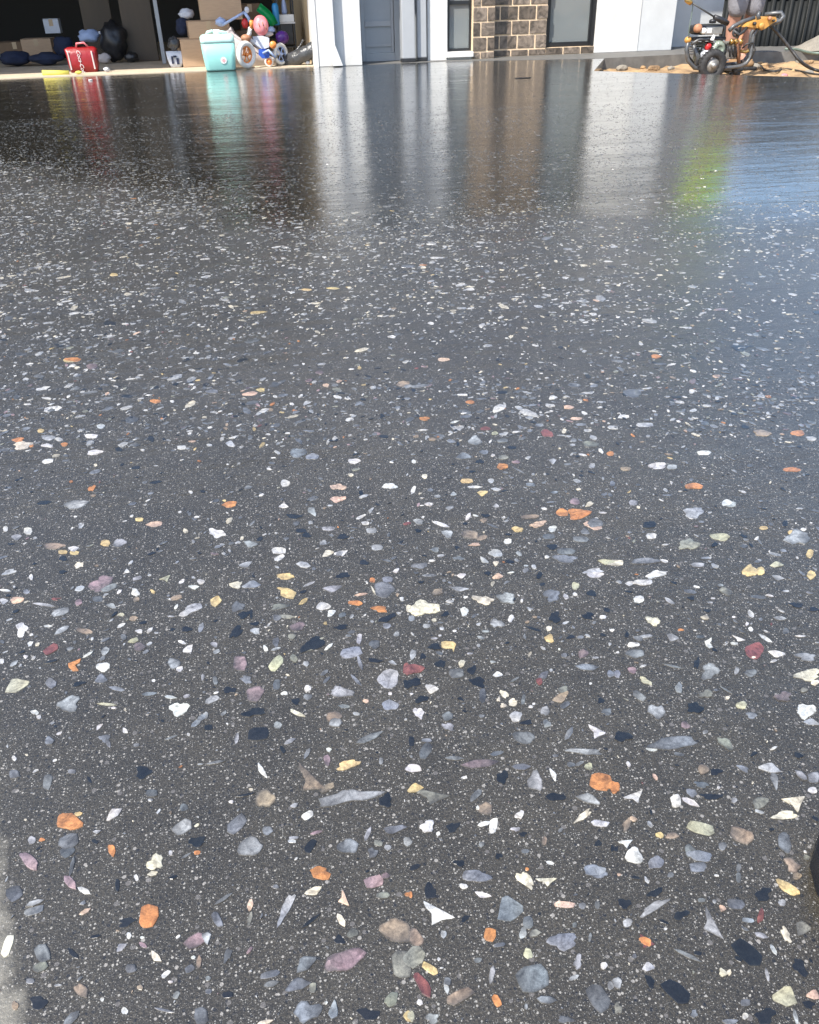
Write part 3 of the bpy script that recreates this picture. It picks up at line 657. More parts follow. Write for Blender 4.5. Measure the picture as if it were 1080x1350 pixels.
m = MB().lathe([(0.028, 0), (0.034, 0.004), (0.034, 0.028), (0.026, 0.034), (0.002, 0.035)], (jx+0.0, cc[1], zt+0.004), n=18); m.build('cap', M['white_plastic'], can, True)
hx = jx; m = MB(); m.tube([(hx-0.085, cc[1], zt), (hx-0.075, cc[1], zt+0.02), (hx-0.03, cc[1]-.03, zt+0.03)], 0.011, 8); m.build('grip', M['teal_top'], can, True); m = MB(); m.tube([(hx+0.085, cc[1], zt), (hx+0.075, cc[1], zt+0.015), (hx+0.03, cc[1]-.03, zt+0.022)], 0.011, 8); m.build('grip', M['teal_top'], can, True)
sp = pt(295, 79.5, JY)
m = MB().lathe([(0.026, 0), (0.026, 0.002), (0.001, 0.0022)], (sp.x, JY+0.004, sp.z), axis=(0, -1, 0), n=20); st = m.build('sticker', M['white_paint'], can)
m = MB().lathe([(0.013, 0), (0.013, 0.001), (0.001, 0.0012)], (sp.x, JY+0.0005, sp.z), axis=(0, -1, 0), n=12); m.build('sticker_mark', M['pink'], st)

# red vinyl bag with white script
BYg = 8.56
bag = empty('red_bag', base(107, BYg), 'red cool bag with white script and carry loop at garage edge', 'bag')
p0, p1 = pt(93, 97, BYg), pt(123, 62, BYg); bw = p1.x-p0.x; bxc = (p0.x+p1.x)/2
m = loft(MB(), [(bw*0.96, 0.13, .02, 0.008), (bw*1.04, 0.15, .03, 0.06), (bw*1.08, 0.15, .03, p1.z*0.7), (bw*1.15, 0.10, .02, p1.z-0.01), (bw*0.9, 0.06, .015, p1.z+0.004)], (bxc, BYg+0.075)); m.build('bag_body', M['red_bag'], bag, True)
m = MB(); m.tube([(bxc-0.03, BYg+0.05, p1.z-0.004), (bxc-0.02, BYg+0.03, p1.z+0.03), (bxc+0.04, BYg+0.03, p1.z+0.035), (bxc+0.07, BYg+0.05, p1.z)], 0.009, 6); m.build('handle', M['pink'], bag, True)
for xx in (-0.42, 0.42):
    X_ = bxc+bw*xx; m = MB()
    m.extr([(X_-0.008, BYg-0.004, 0.03), (X_+0.003, BYg-0.004, 0.03), (X_-0.001, BYg-0.004, p1.z*0.86), (X_-0.012, BYg-0.004, p1.z*0.86)], (0, 0.01, 0)); m.build('stripe', M['grey_paper'], bag)
def text_obj(body, size, mtx, m_, parent, name='lettering'):
    cu = bpy.data.curves.new(name, 'FONT'); cu.body = body; cu.size = size; cu.extrude = 0.001; cu.align_x = 'CENTER'; cu.align_y = 'CENTER'; cu.shear = 0.35
    tmp = bpy.data.objects.new('tmp_text', cu); C.objects.link(tmp)
    dg = bpy.context.evaluated_depsgraph_get(); me = bpy.data.meshes.new_from_object(tmp.evaluated_get(dg)); me.transform(mtx)
    bpy.data.objects.remove(tmp); me.materials.clear(); me.materials.append(m_)
    o = bpy.data.objects.new(name, me); C.objects.link(o); o.parent = parent; return o
text_obj('Coca-Cola', 0.043, Matrix.Translation((bxc-0.012, BYg-0.006, p1.z*0.45)) @ Matrix.Rotation(math.pi/2, 4, 'X') @ Matrix.Rotation(R(-86), 4, 'Z'), M['white_paint'], bag)

# cardboard boxes
def carton(x0, y0, x1, y1, Y, depth, label, m='card', z0=None, rz=0.0, group='cardboard cartons stacked in the garage'):
    a, c = pt(x0, y1, Y), pt(x1, y0, Y); lo = max(0.008, a.z if z0 is None else z0)
    e = empty('cardboard_box', ((a.x+c.x)/2, Y, lo), label, 'box', group)
    rot = Matrix.Rotation(R(rz), 3, 'Z'); pv = ((a.x+c.x)/2, Y, lo)
    mm = MB(); mm.box((a.x, Y, lo), (c.x, Y+depth, c.z), 0.004, rot, pv); mm.build('carton', M[m], e)
    mm = MB(); mm.box(((a.x+c.x)/2-0.02, Y-0.0015, c.z-0.06), ((a.x+c.x)/2+0.02, Y+depth+0.0015, c.z+0.0012), 0, rot, pv); mm.build('tape', M['tape'], e)
    mm = MB(); mm.box((a.x+0.002, Y+0.001, c.z+0.0015), (c.x-0.002, Y+depth*0.49, c.z+0.005), 0, rot, pv); mm.box((a.x+0.002, Y+depth*0.5, c.z+0.0018), (c.x-0.002, Y+depth-0.001, c.z+0.0053), 0, rot, pv); mm.build('flap', M[m], e)
    return c.z+0.006
GB = 8.72
z = carton(243, 50, 300, 93, GB, 0.35, 'large brown cardboard box on the floor behind the turquoise drum', rz=8)
z2 = carton(250, 27, 302, 49, GB, 0.3, 'brown cardboard box in the middle of the stack behind the drum', z0=z, rz=5)
carton(265, -14, 316, 26, GB+0.02, 0.3, 'uppermost brown cardboard box of the stack behind the drum', z0=z2, rz=2)
carton(316, 40, 345, 85, GB+0.15, 0.3, 'brown cardboard box behind the small child bicycle', 'card_dark')
carton(318, 5, 343, 39, GB+0.25, 0.3, 'darker cardboard box high up behind the pink helmet', 'card_dark', z0=pt(330, 40, GB+.25).z)
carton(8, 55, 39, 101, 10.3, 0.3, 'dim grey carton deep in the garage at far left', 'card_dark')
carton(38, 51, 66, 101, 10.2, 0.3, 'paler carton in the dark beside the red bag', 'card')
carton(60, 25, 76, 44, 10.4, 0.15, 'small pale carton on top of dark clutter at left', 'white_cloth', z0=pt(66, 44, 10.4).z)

# lumpy bags and cloth bundles
def bundle(px, py, rx, ry, Y, m, name, label, cat, dep=0.08, seed=0, jit=0.10, tilt=0):
    c = pt(px, py, Y); s = 1/145.0*(Y/8.8); r2 = random.Random(seed+int(px*7))
    mm = MB(); bmesh.ops.create_icosphere(mm.bm, subdivisions=3, radius=1.0)
    ph = [r2.uniform(0, 6) for _ in range(6)]
    rot = Matrix.Rotation(R(tilt), 3, 'Y')
    for v in mm.bm.verts:
        q = v.co; k = 1+jit*(math.sin(5*q.x+ph[0])*math.sin(4*q.z+ph[1])+math.sin(9*q.z+ph[2]+3*q.y)*0.6+0.5*math.sin(11*q.x+7*q.z+ph[3]))
        co = rot @ Vector((q.x*rx*s*k, q.y*dep*k, q.z*ry*s*0.87*k)); v.co = co
    zmin = min(v.co.z for v in mm.bm.verts)
    dz = max(0.0, 0.008-(c.z+zmin))
    for v in mm.bm.verts: v.co = v.co+c+Vector((0, 0, dz))
    o = mm.build(name, M[m], None, True); tag(o, label, cat); return o
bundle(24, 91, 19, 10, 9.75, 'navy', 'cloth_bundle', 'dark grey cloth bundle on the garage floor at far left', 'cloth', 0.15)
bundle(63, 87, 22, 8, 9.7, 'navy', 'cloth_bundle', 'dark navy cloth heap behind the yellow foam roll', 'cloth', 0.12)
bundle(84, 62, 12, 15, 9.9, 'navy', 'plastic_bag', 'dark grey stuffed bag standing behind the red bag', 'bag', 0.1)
bundle(117, 47, 13, 9, 9.9, 'pale_blue', 'cloth_bundle', 'dim bluish cloth piled up above the red bag', 'cloth', 0.08)
bundle(143, 43, 13, 4, 9.9, 'white_cloth', 'folded_cloth', 'pale folded cloth lying over the large black bag', 'cloth', 0.07)
bundle(154, 72, 17, 26, 9.75, 'black_plastic', 'rubbish_bag', 'large black rubbish bag in front of the brown board', 'rubbish bag', 0.14)
bundle(176, 88, 9, 7, 9.65, 'black_plastic', 'rubber_boot', 'black lump of a boot at the foot of the brown board', 'boot', 0.06)
bundle(138, 80, 8, 7, 9.6, 'grey_paper', 'paper_bag', 'small pinkish paper bag right of the red bag', 'bag', 0.05)
bundle(141, 93, 4, 3, 8.5, 'white_cloth', 'crumpled_paper', 'tiny crumpled white paper on the floor right of the red bag', 'paper', 0.03)
bundle(246, 18, 10, 7.5, 9.0, 'white_cloth', 'cloth_bundle', 'pale lilac cloth bundle on top of the black backpack', 'cloth', 0.07)
bundle(241, 35, 9, 13, 9.0, 'navy', 'backpack', 'black backpack hanging left of the cardboard stack', 'backpack', 0.09)
bundle(229, 57, 8, 9, 8.75, 'bin_bag', 'plastic_bag', 'shiny black bag above the white printed bag', 'bag', 0.07)
wa, wc = pt(222, 93, 8.7), pt(241, 67, 8.7); wcx = (wa.x+wc.x)/2; ww = wc.x-wa.x
pb = empty('printed_bag', (wcx, 8.7, 0.008), 'white bag with dark print standing left of the cardboard stack', 'bag')
q = loft(MB(), [(ww*0.6, 0.05, .02, 0.008), (ww*0.8, 0.07, .02, 0.04), (ww*0.95, 0.06, .02, wc.z*0.6), (ww, 0.02, .008, wc.z)], (wcx, 8.74)); q.build('pouch', M['white_cloth'], pb, True)
for dx, dz, w_, h_ in ((-0.025, 0.5, 0.018, 0.06), (0.02, 0.42, 0.022, 0.05), (0.0, 0.7, 0.03, 0.015)):
    q = MB(); q.box((wcx+dx-w_/2, 8.694, wc.z*dz-h_/2), (wcx+dx+w_/2, 8.703, wc.z*dz+h_/2), 0.002); q.build('print', M['navy'], pb)
bundle(291, 29, 7, 6, 8.62, 'pale_blue', 'cloth_bundle', 'pale blue cloth lying on the cardboard boxes', 'cloth', 0.05)
bundle(323, 31, 4.5, 7, 8.62, 'red', 'toy_block', 'small red toy below the silver crutch', 'toy', 0.03)
bundle(358, 39, 5, 4.5, 8.75, 'pale_blue', 'toy_block', 'pale blue toy between the pink helmet and purple ball', 'toy', 0.04)
bundle(372, 49, 9, 9, 8.72, 'purple', 'toy_ball', 'shiny purple toy ball beneath the shelf', 'ball', 0.06, jit=0.04)
bundle(415, 79, 6, 7, 8.55, 'black_plastic', 'plastic_bag', 'small black crumpled bag against the garage pier', 'bag', 0.05)
bundle(406, 86, 3.2, 2.6, 8.42, 'white_cloth', 'crumpled_paper', 'scrap of white paper under the black wrapped roll', 'paper', 0.02)
# grey-pink paper sack under and behind the bicycle
sk = MB(); Ys = 8.56
prof = [(288, 92), (287, 60), (296, 42), (305, 36), (309, 44), (319, 54), (326, 62), (336, 70), (352, 74), (366, 78), (372, 90), (371, 92)]
sk.extr([(pt(x, y, Ys).x, Ys, max(0.008, pt(x, y, Ys).z)) for x, y in prof], (0, 0.14, 0)); bmesh.ops.triangulate(sk.bm, faces=sk.bm.faces[:])
bmesh.ops.subdivide_edges(sk.bm, edges=sk.bm.edges[:], cuts=2, use_grid_fill=True); r2 = random.Random(5)
for v in sk.bm.verts:
    if v.co.z > 0.02: v.co += Vector((r2.uniform(-.006, .006), r2.uniform(-.014, .008), r2.uniform(-.006, .006)))
tag(sk.build('paper_sack', M['grey_paper'], None, True), 'slumped pinkish grey paper sack behind the child bicycle', 'sack')
# rolls and tubes
def roll(name, pts_, r, m, label, cat, n=14, Y=8.5, wob=0.0, seed=1, steps=1):
    P = [pt(x, y, Y if len(q) < 1 else q[0]) for x, y, *q in pts_]; r2 = random.Random(seed)
    if steps > 1:
        Q = []
        for A, B in zip(P, P[1:]):
            for k in range(steps): Q.append(A.lerp(B, k/steps))
        Q.append(P[-1]); P = Q
    rs = [r*(1+r2.uniform(-wob, wob)) for _ in P]
    mm = MB(); mm.tube(P, rs, n); return tag(mm.build(name, M[m], None, True), label, cat)
fr_ = roll('foam_roll', [(56, 96), (91, 96.5)], 0.022, 'yellow', 'yellow foam roll lying on the garage floor edge', 'foam roll', Y=8.42)
bundle(104, 97, 4.5, 2.2, 8.36, 'yellow', 'foam_scrap', 'small yellow scrap in front of the red bag', 'foam scrap', 0.02)
roll('black_roll', [(376, 82, 8.55), (390, 77, 8.46), (404, 70, 8.42), (422, 60, 8.42)], 0.062, 'bin_bag', 'thick roll wrapped in glossy black film leaning on the pier', 'roll', 16, wob=0.07, steps=6)
roll('black_film_tail', [(388, 70, 8.6), (396, 60, 8.6), (400, 52, 8.6)], 0.010, 'bin_bag', 'twisted tail of black film sticking up behind the black roll', 'film', 7, wob=0.4, steps=3)
cr_ = empty('crutch', pt(312, 22, 8.6), 'silver grey crutch lying across the cardboard boxes', 'crutch')
m = MB(); m.tube([pt(293, 33, 8.58), pt(312, 22, 8.58), pt(322, 16, 8.6)], 0.011, 10); m.build('shaft', M['pale_blue'], cr_, True)
m = MB(); m.blob(pt(325.5, 13, 8.6), 0.022, 0.02, 0.026); m.build('handle', M['white_cloth'], cr_, True)
m = MB(); m.tube([pt(322, 16, 8.6), pt(328, 24, 8.6), pt(329, 29, 8.6)], 0.013, 8); m.build('cuff', M['pale_blue'], cr_, True)
# green slide, blue cylinder
m = MB(); P = [pt(x, y, 8.85) for x, y in ((341, 9), (346, 13), (352, 18), (358, 25), (362, 33))]
for A, B in zip(P, P[1:]):
    pass
rings = []
for i, p in enumerate(P):
    t = (P[min(i+1, 4)]-P[max(i-1, 0)]).normalized(); nn = Vector((-t.z, 0, t.x))
    rings.append([m.bm.verts.new(p+nn*s*0.036+Vector((0, d, 0))) for s, d in ((-1, -0.03), (-0.8, 0.0), (0, 0.03), (0.8, 0.0), (1, -0.03), (1.05, 0.05), (-1.05, 0.05))])
for A, B in zip(rings, rings[1:]):
    for k in range(7): m.bm.faces.new((A[k], A[(k+1) % 7], B[(k+1) % 7], B[k]))
m.bm.faces.new(rings[0]); m.bm.faces.new(rings[-1][::-1])
tag(m.build('toy_slide', M['green'], None, True), 'curved green plastic toy slide behind the pink helmet', 'toy slide')
m = MB(); a = pt(365, 33, 8.9); c = pt(365, 4, 8.9); m.lathe([(0.028, 0), (0.031, 0.01), (0.031, c.z-a.z-0.02), (0.02, c.z-a.z), (0.001, c.z-a.z+.003)], a, n=16)
tag(m.build('plastic_bottle', M['sky_blue'], None, True), 'tall blue plastic bottle between green slide and shelf', 'bottle')
# shelf with white board
she = empty('shelf_unit', base(380, 8.95), 'black shelf rack with a white board near the cream wall', 'shelf')
p0, p1 = pt(369, 60, 8.95), pt(388, 20, 8.95)
for xx in (p0.x, p1.x-0.015):
    for yy in (8.95, 9.2): boxes(((xx, yy, 0.007), (xx+0.015, yy+0.015, 1.4))).build('upright', M['black_plastic'], she)
for zz, mm_ in ((0.12, 'black_plastic'), (pt(380, 31, 8.95).z, 'white_paint'), (0.75, 'black_plastic'), (1.1, 'black_plastic')):
    boxes(((p0.x-0.004, 8.94, zz), (p1.x+0.004, 9.22, zz+0.012))).build('shelf_board', M[mm_], she)
zz = pt(380, 31, 8.95).z+0.0135
tag(boxes(((p0.x+0.01, 8.945, zz), (p1.x-0.005, 9.1, zz+0.06), 0.004)).build('shelf_box', M['white_plastic']), 'white box with faint pink mark on the rack board', 'box')
m = MB(); m.lathe([(0.022, 0), (0.028, 0.02), (0.02, 0.09), (0.012, 0.12), (0.012, 0.14)], (p0.x+0.075, 9.0, zz+0.062), n=14); tag(m.build('bottle', M['pale_blue'], None, True), 'grey bottle on top of the white rack box', 'bottle')
boxes(((p0.x+0.016, 8.955, 0.14), (p1.x-0.017, 9.15, 0.36), 0.01)).build('storage_tub', M['black_plastic']); tag(bpy.data.objects['storage_tub'], 'black storage tub on the lowest rack board', 'tub')
# brown boards, grey pole
def slabpx(name, x0, x1, xb0, xb1, yb, Y, m_, label, cat, th=0.03, top=2.0):
    a, c = pt(xb0, yb, Y), pt(xb1, yb, Y)
    tag(boxes(((a.x, Y, 0.008), (c.x, Y+th, top), 0.003)).build(name, M[m_]), label, cat)
slabpx('brown_board', 0, 0, 172, 212, 92, 9.8, 'ply', 'tall dark brown board standing upright in the garage', 'board')
slabpx('brown_board', 0, 0, 122, 160, 92, 10.4, 'ply', 'second brown board further back beyond the black rubbish bag', 'board')
slabpx('grey_pole', 0, 0, 216, 221, 92, 9.3, 'grey_paint', 'thin grey upright post right of the tall brown board', 'post', 0.03)

# child's bicycle
bk = empty('child_bicycle', base(340, 8.32), 'small white and orange child bicycle with blue chain guard', 'bicycle')
BK = 8.30
sc_ = 1/148.0
def wheel_(cx, cy, r_px, Y, yawdeg, tyre_m, rim_m, name='wheel', tr_=0.014, spokes=6):
    c = pt(cx, cy, Y); rr = r_px*sc_; c.z = max(c.z, rr+tr_+0.007) if cy > 70 else c.z
    ax = Vector((math.sin(R(yawdeg)), -math.cos(R(yawdeg)), 0))
    t = MB().torus(c, ax, rr, tr_, 30, 8).build('tyre' if False else name, M[tyre_m], bk, True)
    q = MB(); q.torus(c, ax, rr-tr_-0.002, 0.006, 26, 6)
    side = ax.cross(Vector((0, 0, 1))).normalized()
    for k in range(spokes):
        a = math.pi*2*k/spokes; q.tube([c, c+(side*math.cos(a)+Vector((0, 0, 1))*math.sin(a))*(rr-tr_)], 0.005, 5)
    q.build('rim', M[rim_m], t, True)
    MB().lathe([(0.013, -0.02), (0.013, 0.02), (0.001, 0.021)], c, ax, 10).build('hub', M[rim_m], t, True)
    return c
cF = wheel_(325, 74.5, 12.5, BK-0.06, 42, 'white_rubber', 'orange', tr_=0.022)
cR = wheel_(370, 71, 11, BK+0.16, 42, 'white_rubber', 'pale_blue', tr_=0.014)
cT = wheel_(355, 84, 5.0, BK+0.02, 20, 'white_rubber', 'orange', 'training_wheel', tr_=0.008, spokes=5)
m = MB(); hd_ = pt(325, 50, BK); st_ = pt(330, 36, BK)
m.tube([cF+Vector((-.02, -.03, 0)), hd_+Vector((-.01, 0, -.02)), hd_], 0.012, 7); m.tube([cF+Vector((.03, .03, 0)), hd_+Vector((.02, .02, -.02)), hd_], 0.012, 7)
m.build('fork', M['orange'], bk, True)
MB().blob(hd_+Vector((-0.005, -0.01, 0.0)), 0.045, 0.04, 0.03).build('front_fender', M['rust_orange'], bk, True)
m = MB(); m.tube([hd_, pt(329, 44, BK), st_], 0.017, 8); m.build('stem', M['white_paint'], bk, True)
m = MB(); m.tube([pt(331, 40, BK-0.08), st_, pt(333, 33, BK+0.1)], 0.010, 7); m.build('handlebar', M['white_paint'], bk, True)
for P in ((pt(332, 37, BK-0.1), pt(331.5, 27, BK-0.12)), (pt(334, 33, BK+0.1), pt(337, 30, BK+0.16))):
    MB().tube(list(P), 0.016, 8).build('grip', M['orange'], bk, True)
m = MB(); m.tube([hd_, pt(338, 58, BK+0.05), pt(347, 68, BK+0.08)], 0.019, 8); m.tube([pt(347, 68, BK+.08), pt(352, 56, BK+.1), pt(351, 47, BK+.1)], 0.014, 8); m.tube([pt(347, 68, BK+.08), cR], 0.012, 8); m.tube([pt(352, 56, BK+.1), cR], 0.010, 8)
m.build('frame', M['white_paint'], bk, True)
m = MB(); m.extr([pt(333, 48, BK+.02), pt(346, 47, BK+.02), pt(355, 50, BK+.02), pt(355, 62, BK+.02), pt(346, 65, BK+.02), pt(335, 57, BK+.02)], (0, 0.02, 0)); m.build('side_panel', M['white_cloth'], bk)
m = MB(); m.extr([pt(341, 65, BK-.0), pt(349, 64, BK-.0), pt(356, 68, BK-.0), pt(355, 76, BK-.0), pt(346, 77, BK-.0), pt(341, 72, BK-.0)], (0, 0.03, 0)); m.build('chain_guard', M['blue'], bk)
m = MB(); m.tube([pt(347, 70, BK-.01), pt(354, 66, BK-.05), pt(363, 76, BK-.05)], 0.010, 6); m.build('crank', M['pale_blue'], bk, True)
m = MB(); m.lathe([(0.028, -0.01), (0.03, 0.0), (0.028, 0.01)], pt(360, 59, BK-.02), (0, -1, 0), 14); m.build('reflector', M['orange'], bk, True)
m = MB(); m.blob(pt(350, 45, BK+.1), 0.07, 0.045, 0.022); m.build('saddle', M['grey_paper'], bk, True)
m = MB(); m.tube([pt(355, 84, BK+.02), pt(366, 74, BK+.1)], 0.007, 6); m.build('stay', M['steel'], bk, True)
# pink helmet resting on the bicycle
hc = pt(344, 33.5, BK+0.05)
hel = empty('pink_helmet', hc, 'glossy pink child helmet hanging on the bicycle handlebar', 'helmet')
hm = MB(); hm.blob(hc, 0.066, 0.055, 0.078, 20)
hm.build('shell', M['pink'], hel, True)
for k, (dx, dz, ln_) in enumerate(((-0.02, 0.02, 0.03), (0.012, 0.028, 0.03), (0.035, -0.005, 0.025))):
    q = MB(); q.tube([hc+Vector((dx, -0.052, dz)), hc+Vector((dx+0.008, -0.053, dz-ln_))], 0.004, 6); q.build('vent', M['rust_orange'], hel, True)
q = MB(); q.tube([hc+Vector((-0.045, 0, -0.06)), hc+Vector((-0.01, -0.01, -0.11)), hc+Vector((0.03, 0, -0.07))], 0.004, 5); q.build('strap', M['black_plastic'], hel, True)
# small white leaf on the wet slab before the garage
p = gr(119, 105.5, 0.004); bundle_ = MB(); bundle_.blob(p, 0.02, 0.014, 0.006, 8, 0.2, random.Random(2)); tag(bundle_.build('paper_scrap', M['white_paint'], None, True), 'tiny white scrap on the wet concrete before the red bag', 'paper')
p = gr(690, 102.5, 0.002); m = MB(); m.blob(p, 0.06, 0.03, 0.003, 10, 0.3, random.Random(4)); tag(m.build('wet_leaf', M['leather'], None, True), 'flat dark leaf on the wet concrete before the brick pier', 'leaf')

# ------------------------------------------------------------------ pressure washer in the sandy trench
WB = gr(939, 103.5, SOIL_Z); YW = WB.y
pw = empty('pressure_washer', WB, 'grimy petrol pressure washer with amber panel and pneumatic wheels', 'pressure washer')
def P_(x, y, dy=0.0): return pt(x, y, YW)+Vector((0.42*dy, dy*0.8, 0))
pm = (P_(950, 60)-P_(949, 60)).length      # metres per photograph point on this plane
def wpart(mb, name, m, parent=pw, smooth=True): return mb.build(name, M[m], parent, smooth)
def pwheel(cx, cy, rpx, dy):
    c = P_(cx, cy, dy); rr = rpx*pm
    t = wpart(MB().torus(c, (0, 1, 0), rr*0.72, rr*0.28, 36, 10), 'wheel', 'rubber')
    q = MB()
    for k in range(26):
        a = 2*math.pi*k/26; d = Vector((math.cos(a), 0, math.sin(a)))
        q.tube([c+d*rr*0.97+Vector((0, -rr*0.18, 0)), c+d*rr*1.01+Vector((0, rr*0.18, 0))], 0.004, 4)
    wpart(q, 'tread', 'rubber', t, False)
    wpart(MB().lathe([(rr*0.46, -0.004), (rr*0.47, 0.02), (rr*0.34, 0.012), (rr*0.18, -0.006), (rr*0.16, -0.03), (0.001, -0.032)], c+Vector((0, -0.01, 0)), (0, 1, 0), 22), 'rim', 'alu', t)
    return c
c1 = pwheel(939, 86, 17.5, 0.0); c2 = pwheel(943, 84.5, 16.5, 0.36)
wpart(MB().tube([c1, c2], 0.010, 8), 'axle', 'steel')
# base frame and carrying tubes, both sides
for dy in (0.04, 0.38):
    m = MB()
    m.tube([P_(908, 54, dy), P_(905, 66, dy), P_(907, 80, dy), P_(916, 90, dy), P_(935, 92, dy), P_(955, 90, dy), P_(975, 88, dy), P_(984, 84, dy), P_(990, 76, dy), P_(992, 60, dy), P_(994, 46, dy), P_(1000, 38, dy), P_(1012, 31, dy)], 0.015, 10)
    wpart(m, 'frame_tube', 'frame_tube')
wpart(MB().tube([P_(908, 54, .04), P_(908, 52, .2), P_(908, 54, .38)], 0.014, 8), 'frame_brace', 'frame_tube')
m = MB(); m.tube([P_(962, 41, 0.1), P_(968, 35, .1), P_(980, 29, .1), P_(996, 24, .1)], 0.016, 8)
wpart(m, 'frame_brace', 'frame_tube')
for q_, r_ in (([P_(914, 60, .1), P_(920, 76, .1), P_(917, 92, .1)], 0.018), ([P_(983, 84, .04), P_(983, 84, .38)], 0.012)): wpart(MB().tube(q_, r_, 8), 'frame_brace', 'frame_tube')
m = MB(); m.tube([P_(912, 58, .04), P_(922, 52, .04), P_(935, 52, .04)], 0.010, 8)
wpart(m, 'frame_brace', 'frame_tube')
m = MB(); m.tube([P_(1010, 33, .06), P_(1016, 32, .06), P_(1029, 28, .06), P_(1034, 22, .06), P_(1031, 17, .08), P_(1022, 18, .12), P_(1010, 20, .16)], 0.016, 10); m.tube([P_(1029, 28, .06), P_(1029, 28, .36), P_(1010, 33, .38)], 0.013, 8)
wpart(m, 'handle', 'frame_tube')
# amber control panel: tilted housing with knobs
m = MB(); m.extr([P_(984, 36, 0.0), P_(990, 30, 0), P_(1004, 25, 0), P_(1014, 22, 0), P_(1024, 22, 0), P_(1025, 28, 0), P_(1014, 33, 0), P_(1010, 38, 0), P_(1004, 40, 0), P_(1000, 36, 0), P_(992, 36, 0)], (0, 0.2, 0))
bmesh.ops.bevel(m.bm, geom=m.bm.edges[:], offset=0.005, segments=2, affect='EDGES'); cp = wpart(m, 'control_panel', 'amber', smooth=False)
for x, y, r_, mm_ in ((1003, 34, 0.022, 'amber'), (994, 31, 0.012, 'black_plastic'), (1014, 24, 0.014, 'rust_orange'), (1019, 27, 0.009, 'black_plastic')):
    wpart(MB().lathe([(r_, 0), (r_, 0.02), (r_*0.7, 0.026), (0.001, 0.027)], P_(x, y, 0.0), (0, -1, 0), 14), 'knob', mm_, cp)
wpart(MB().tube([P_(1001, 27, .03), P_(1000, 20, .03), P_(1002, 15, .03)], [0.018, 0.016, 0.010], 8), 'lever', 'frame_tube')
# engine: finned block, crankcase, recoil cover, red cap, carburettor
m = MB(); a, c = P_(925, 84, .1), P_(958, 56, .1); m.box((a.x, YW+.1, a.z), (c.x, YW+.24, c.z), 0.02); eng = wpart(m, 'engine', 'engine_green', smooth=False)
m = MB()
for k in range(7):
    a, c = P_(917+0.2*k, 74-3.2*k, .12), P_(930, 72.6-3.2*k, .12); m.box((a.x, YW+.1, a.z), (c.x, YW+.22, c.z))
wpart(m, 'cooling_fins', 'alu', eng, False)
wpart(MB().lathe([(0.062, 0), (0.062, 0.012), (0.05, 0.03), (0.03, 0.04), (0.028, 0.035), (0.001, 0.034)], P_(946, 66, .1), (0, -1, 0), 26), 'recoil_cover', 'engine_green', eng)
m = MB()
for k in range(12):
    a_ = 2*math.pi*k/12; d = Vector((math.cos(a_), 0, math.sin(a_))); cc_ = P_(946, 66, .062); m.tube([cc_+d*0.03, cc_+d*0.05], 0.004, 4)
wpart(m, 'grille_bar', 'white_plastic', eng, False)
wpart(MB().lathe([(0.024, 0), (0.028, 0.012), (0.02, 0.028), (0.001, 0.03)], P_(933, 62, .08), (0, -1, 0), 14), 'dipstick_cap', 'red', eng)
wpart(MB().lathe([(0.014, 0), (0.016, 0.02), (0.009, 0.05), (0.001, 0.052)], P_(938, 56, .08), (0.2, -0.3, 1), 12), 'spark_plug', 'white_plastic', eng)
wpart(MB().lathe([(0.03, -0.03), (0.032, 0), (0.032, 0.06), (0.02, 0.08)], P_(930, 73, .07), (0.2, -1, 0), 14), 'oil_filter', 'white_cloth', eng)
m = MB(); m.tube([P_(936, 70, .05), P_(944, 76, .04), P_(952, 74, .04), P_(957, 66, .05)], 0.007, 6); m.tube([P_(925, 56, .06), P_(932, 53, .05), P_(940, 55, .05)], 0.006, 6); wpart(m, 'fuel_line', 'hose', eng)
m = MB(); r2 = random.Random(12)
for k in range(16):
    x, y = r2.uniform(922, 960), r2.uniform(54, 82); q = P_(x, y, 0.085); m.lathe([(0.008, 0), (0.008, 0.01), (0.001, 0.011)], q, (0, -1, 0), 6)
wpart(m, 'bolt', 'steel', eng, False)
# fuel tank over the engine, muffler at its left
m = MB(); a, c = P_(920, 50, .08), P_(958, 31, .08); m.box((a.x, YW+.06, a.z+0.015), (c.x, YW+.24, c.z-0.004), 0.03); tank = wpart(m, 'fuel_tank', 'black_plastic')
m = MB(); a, c = P_(931, 46, .05), P_(955, 35, .05); m.box((a.x, YW+.052, a.z), (c.x, YW+.062, c.z), 0.003); wpart(m, 'tank_plate', 'steel', tank, False)
m = MB(); a, c = P_(933, 44, .05), P_(940, 37, .05); m.box((a.x, YW+.047, a.z), (c.x, YW+.0515, c.z)); wpart(m, 'warning_label', 'white_paint', tank, False)
wpart(MB().lathe([(0.026, 0), (0.028, 0.018), (0.02, 0.026), (0.001, 0.027)], P_(940, 31.5, .2), (0, 0, 1), 16), 'filler_cap', 'black_plastic', tank)
wpart(MB().lathe([(0.028, 0), (0.03, 0.01), (0.03, 0.05), (0.018, 0.06), (0.001, 0.06)], P_(919, 38, .07), (-0.3, -1, 0.1), 16), 'muffler_cap', 'rust_orange')
wpart(MB().lathe([(0.02, 0), (0.022, 0.03), (0.014, 0.045), (0.001, 0.046)], P_(926, 41, .05), (0, -1, 0), 14), 'air_cap', 'white_plastic')
m = MB(); a, c = P_(916, 53, .1), P_(958, 49, .1); m.box((a.x, YW+.07, a.z-0.012), (c.x, YW+.24, c.z), 0.01); wpart(m, 'tank_tray', 'black_plastic', pw, False)
wpart(MB().blob(P_(907, 53, .05), 0.026, 0.03, 0.024), 'foam_grip', 'amber')
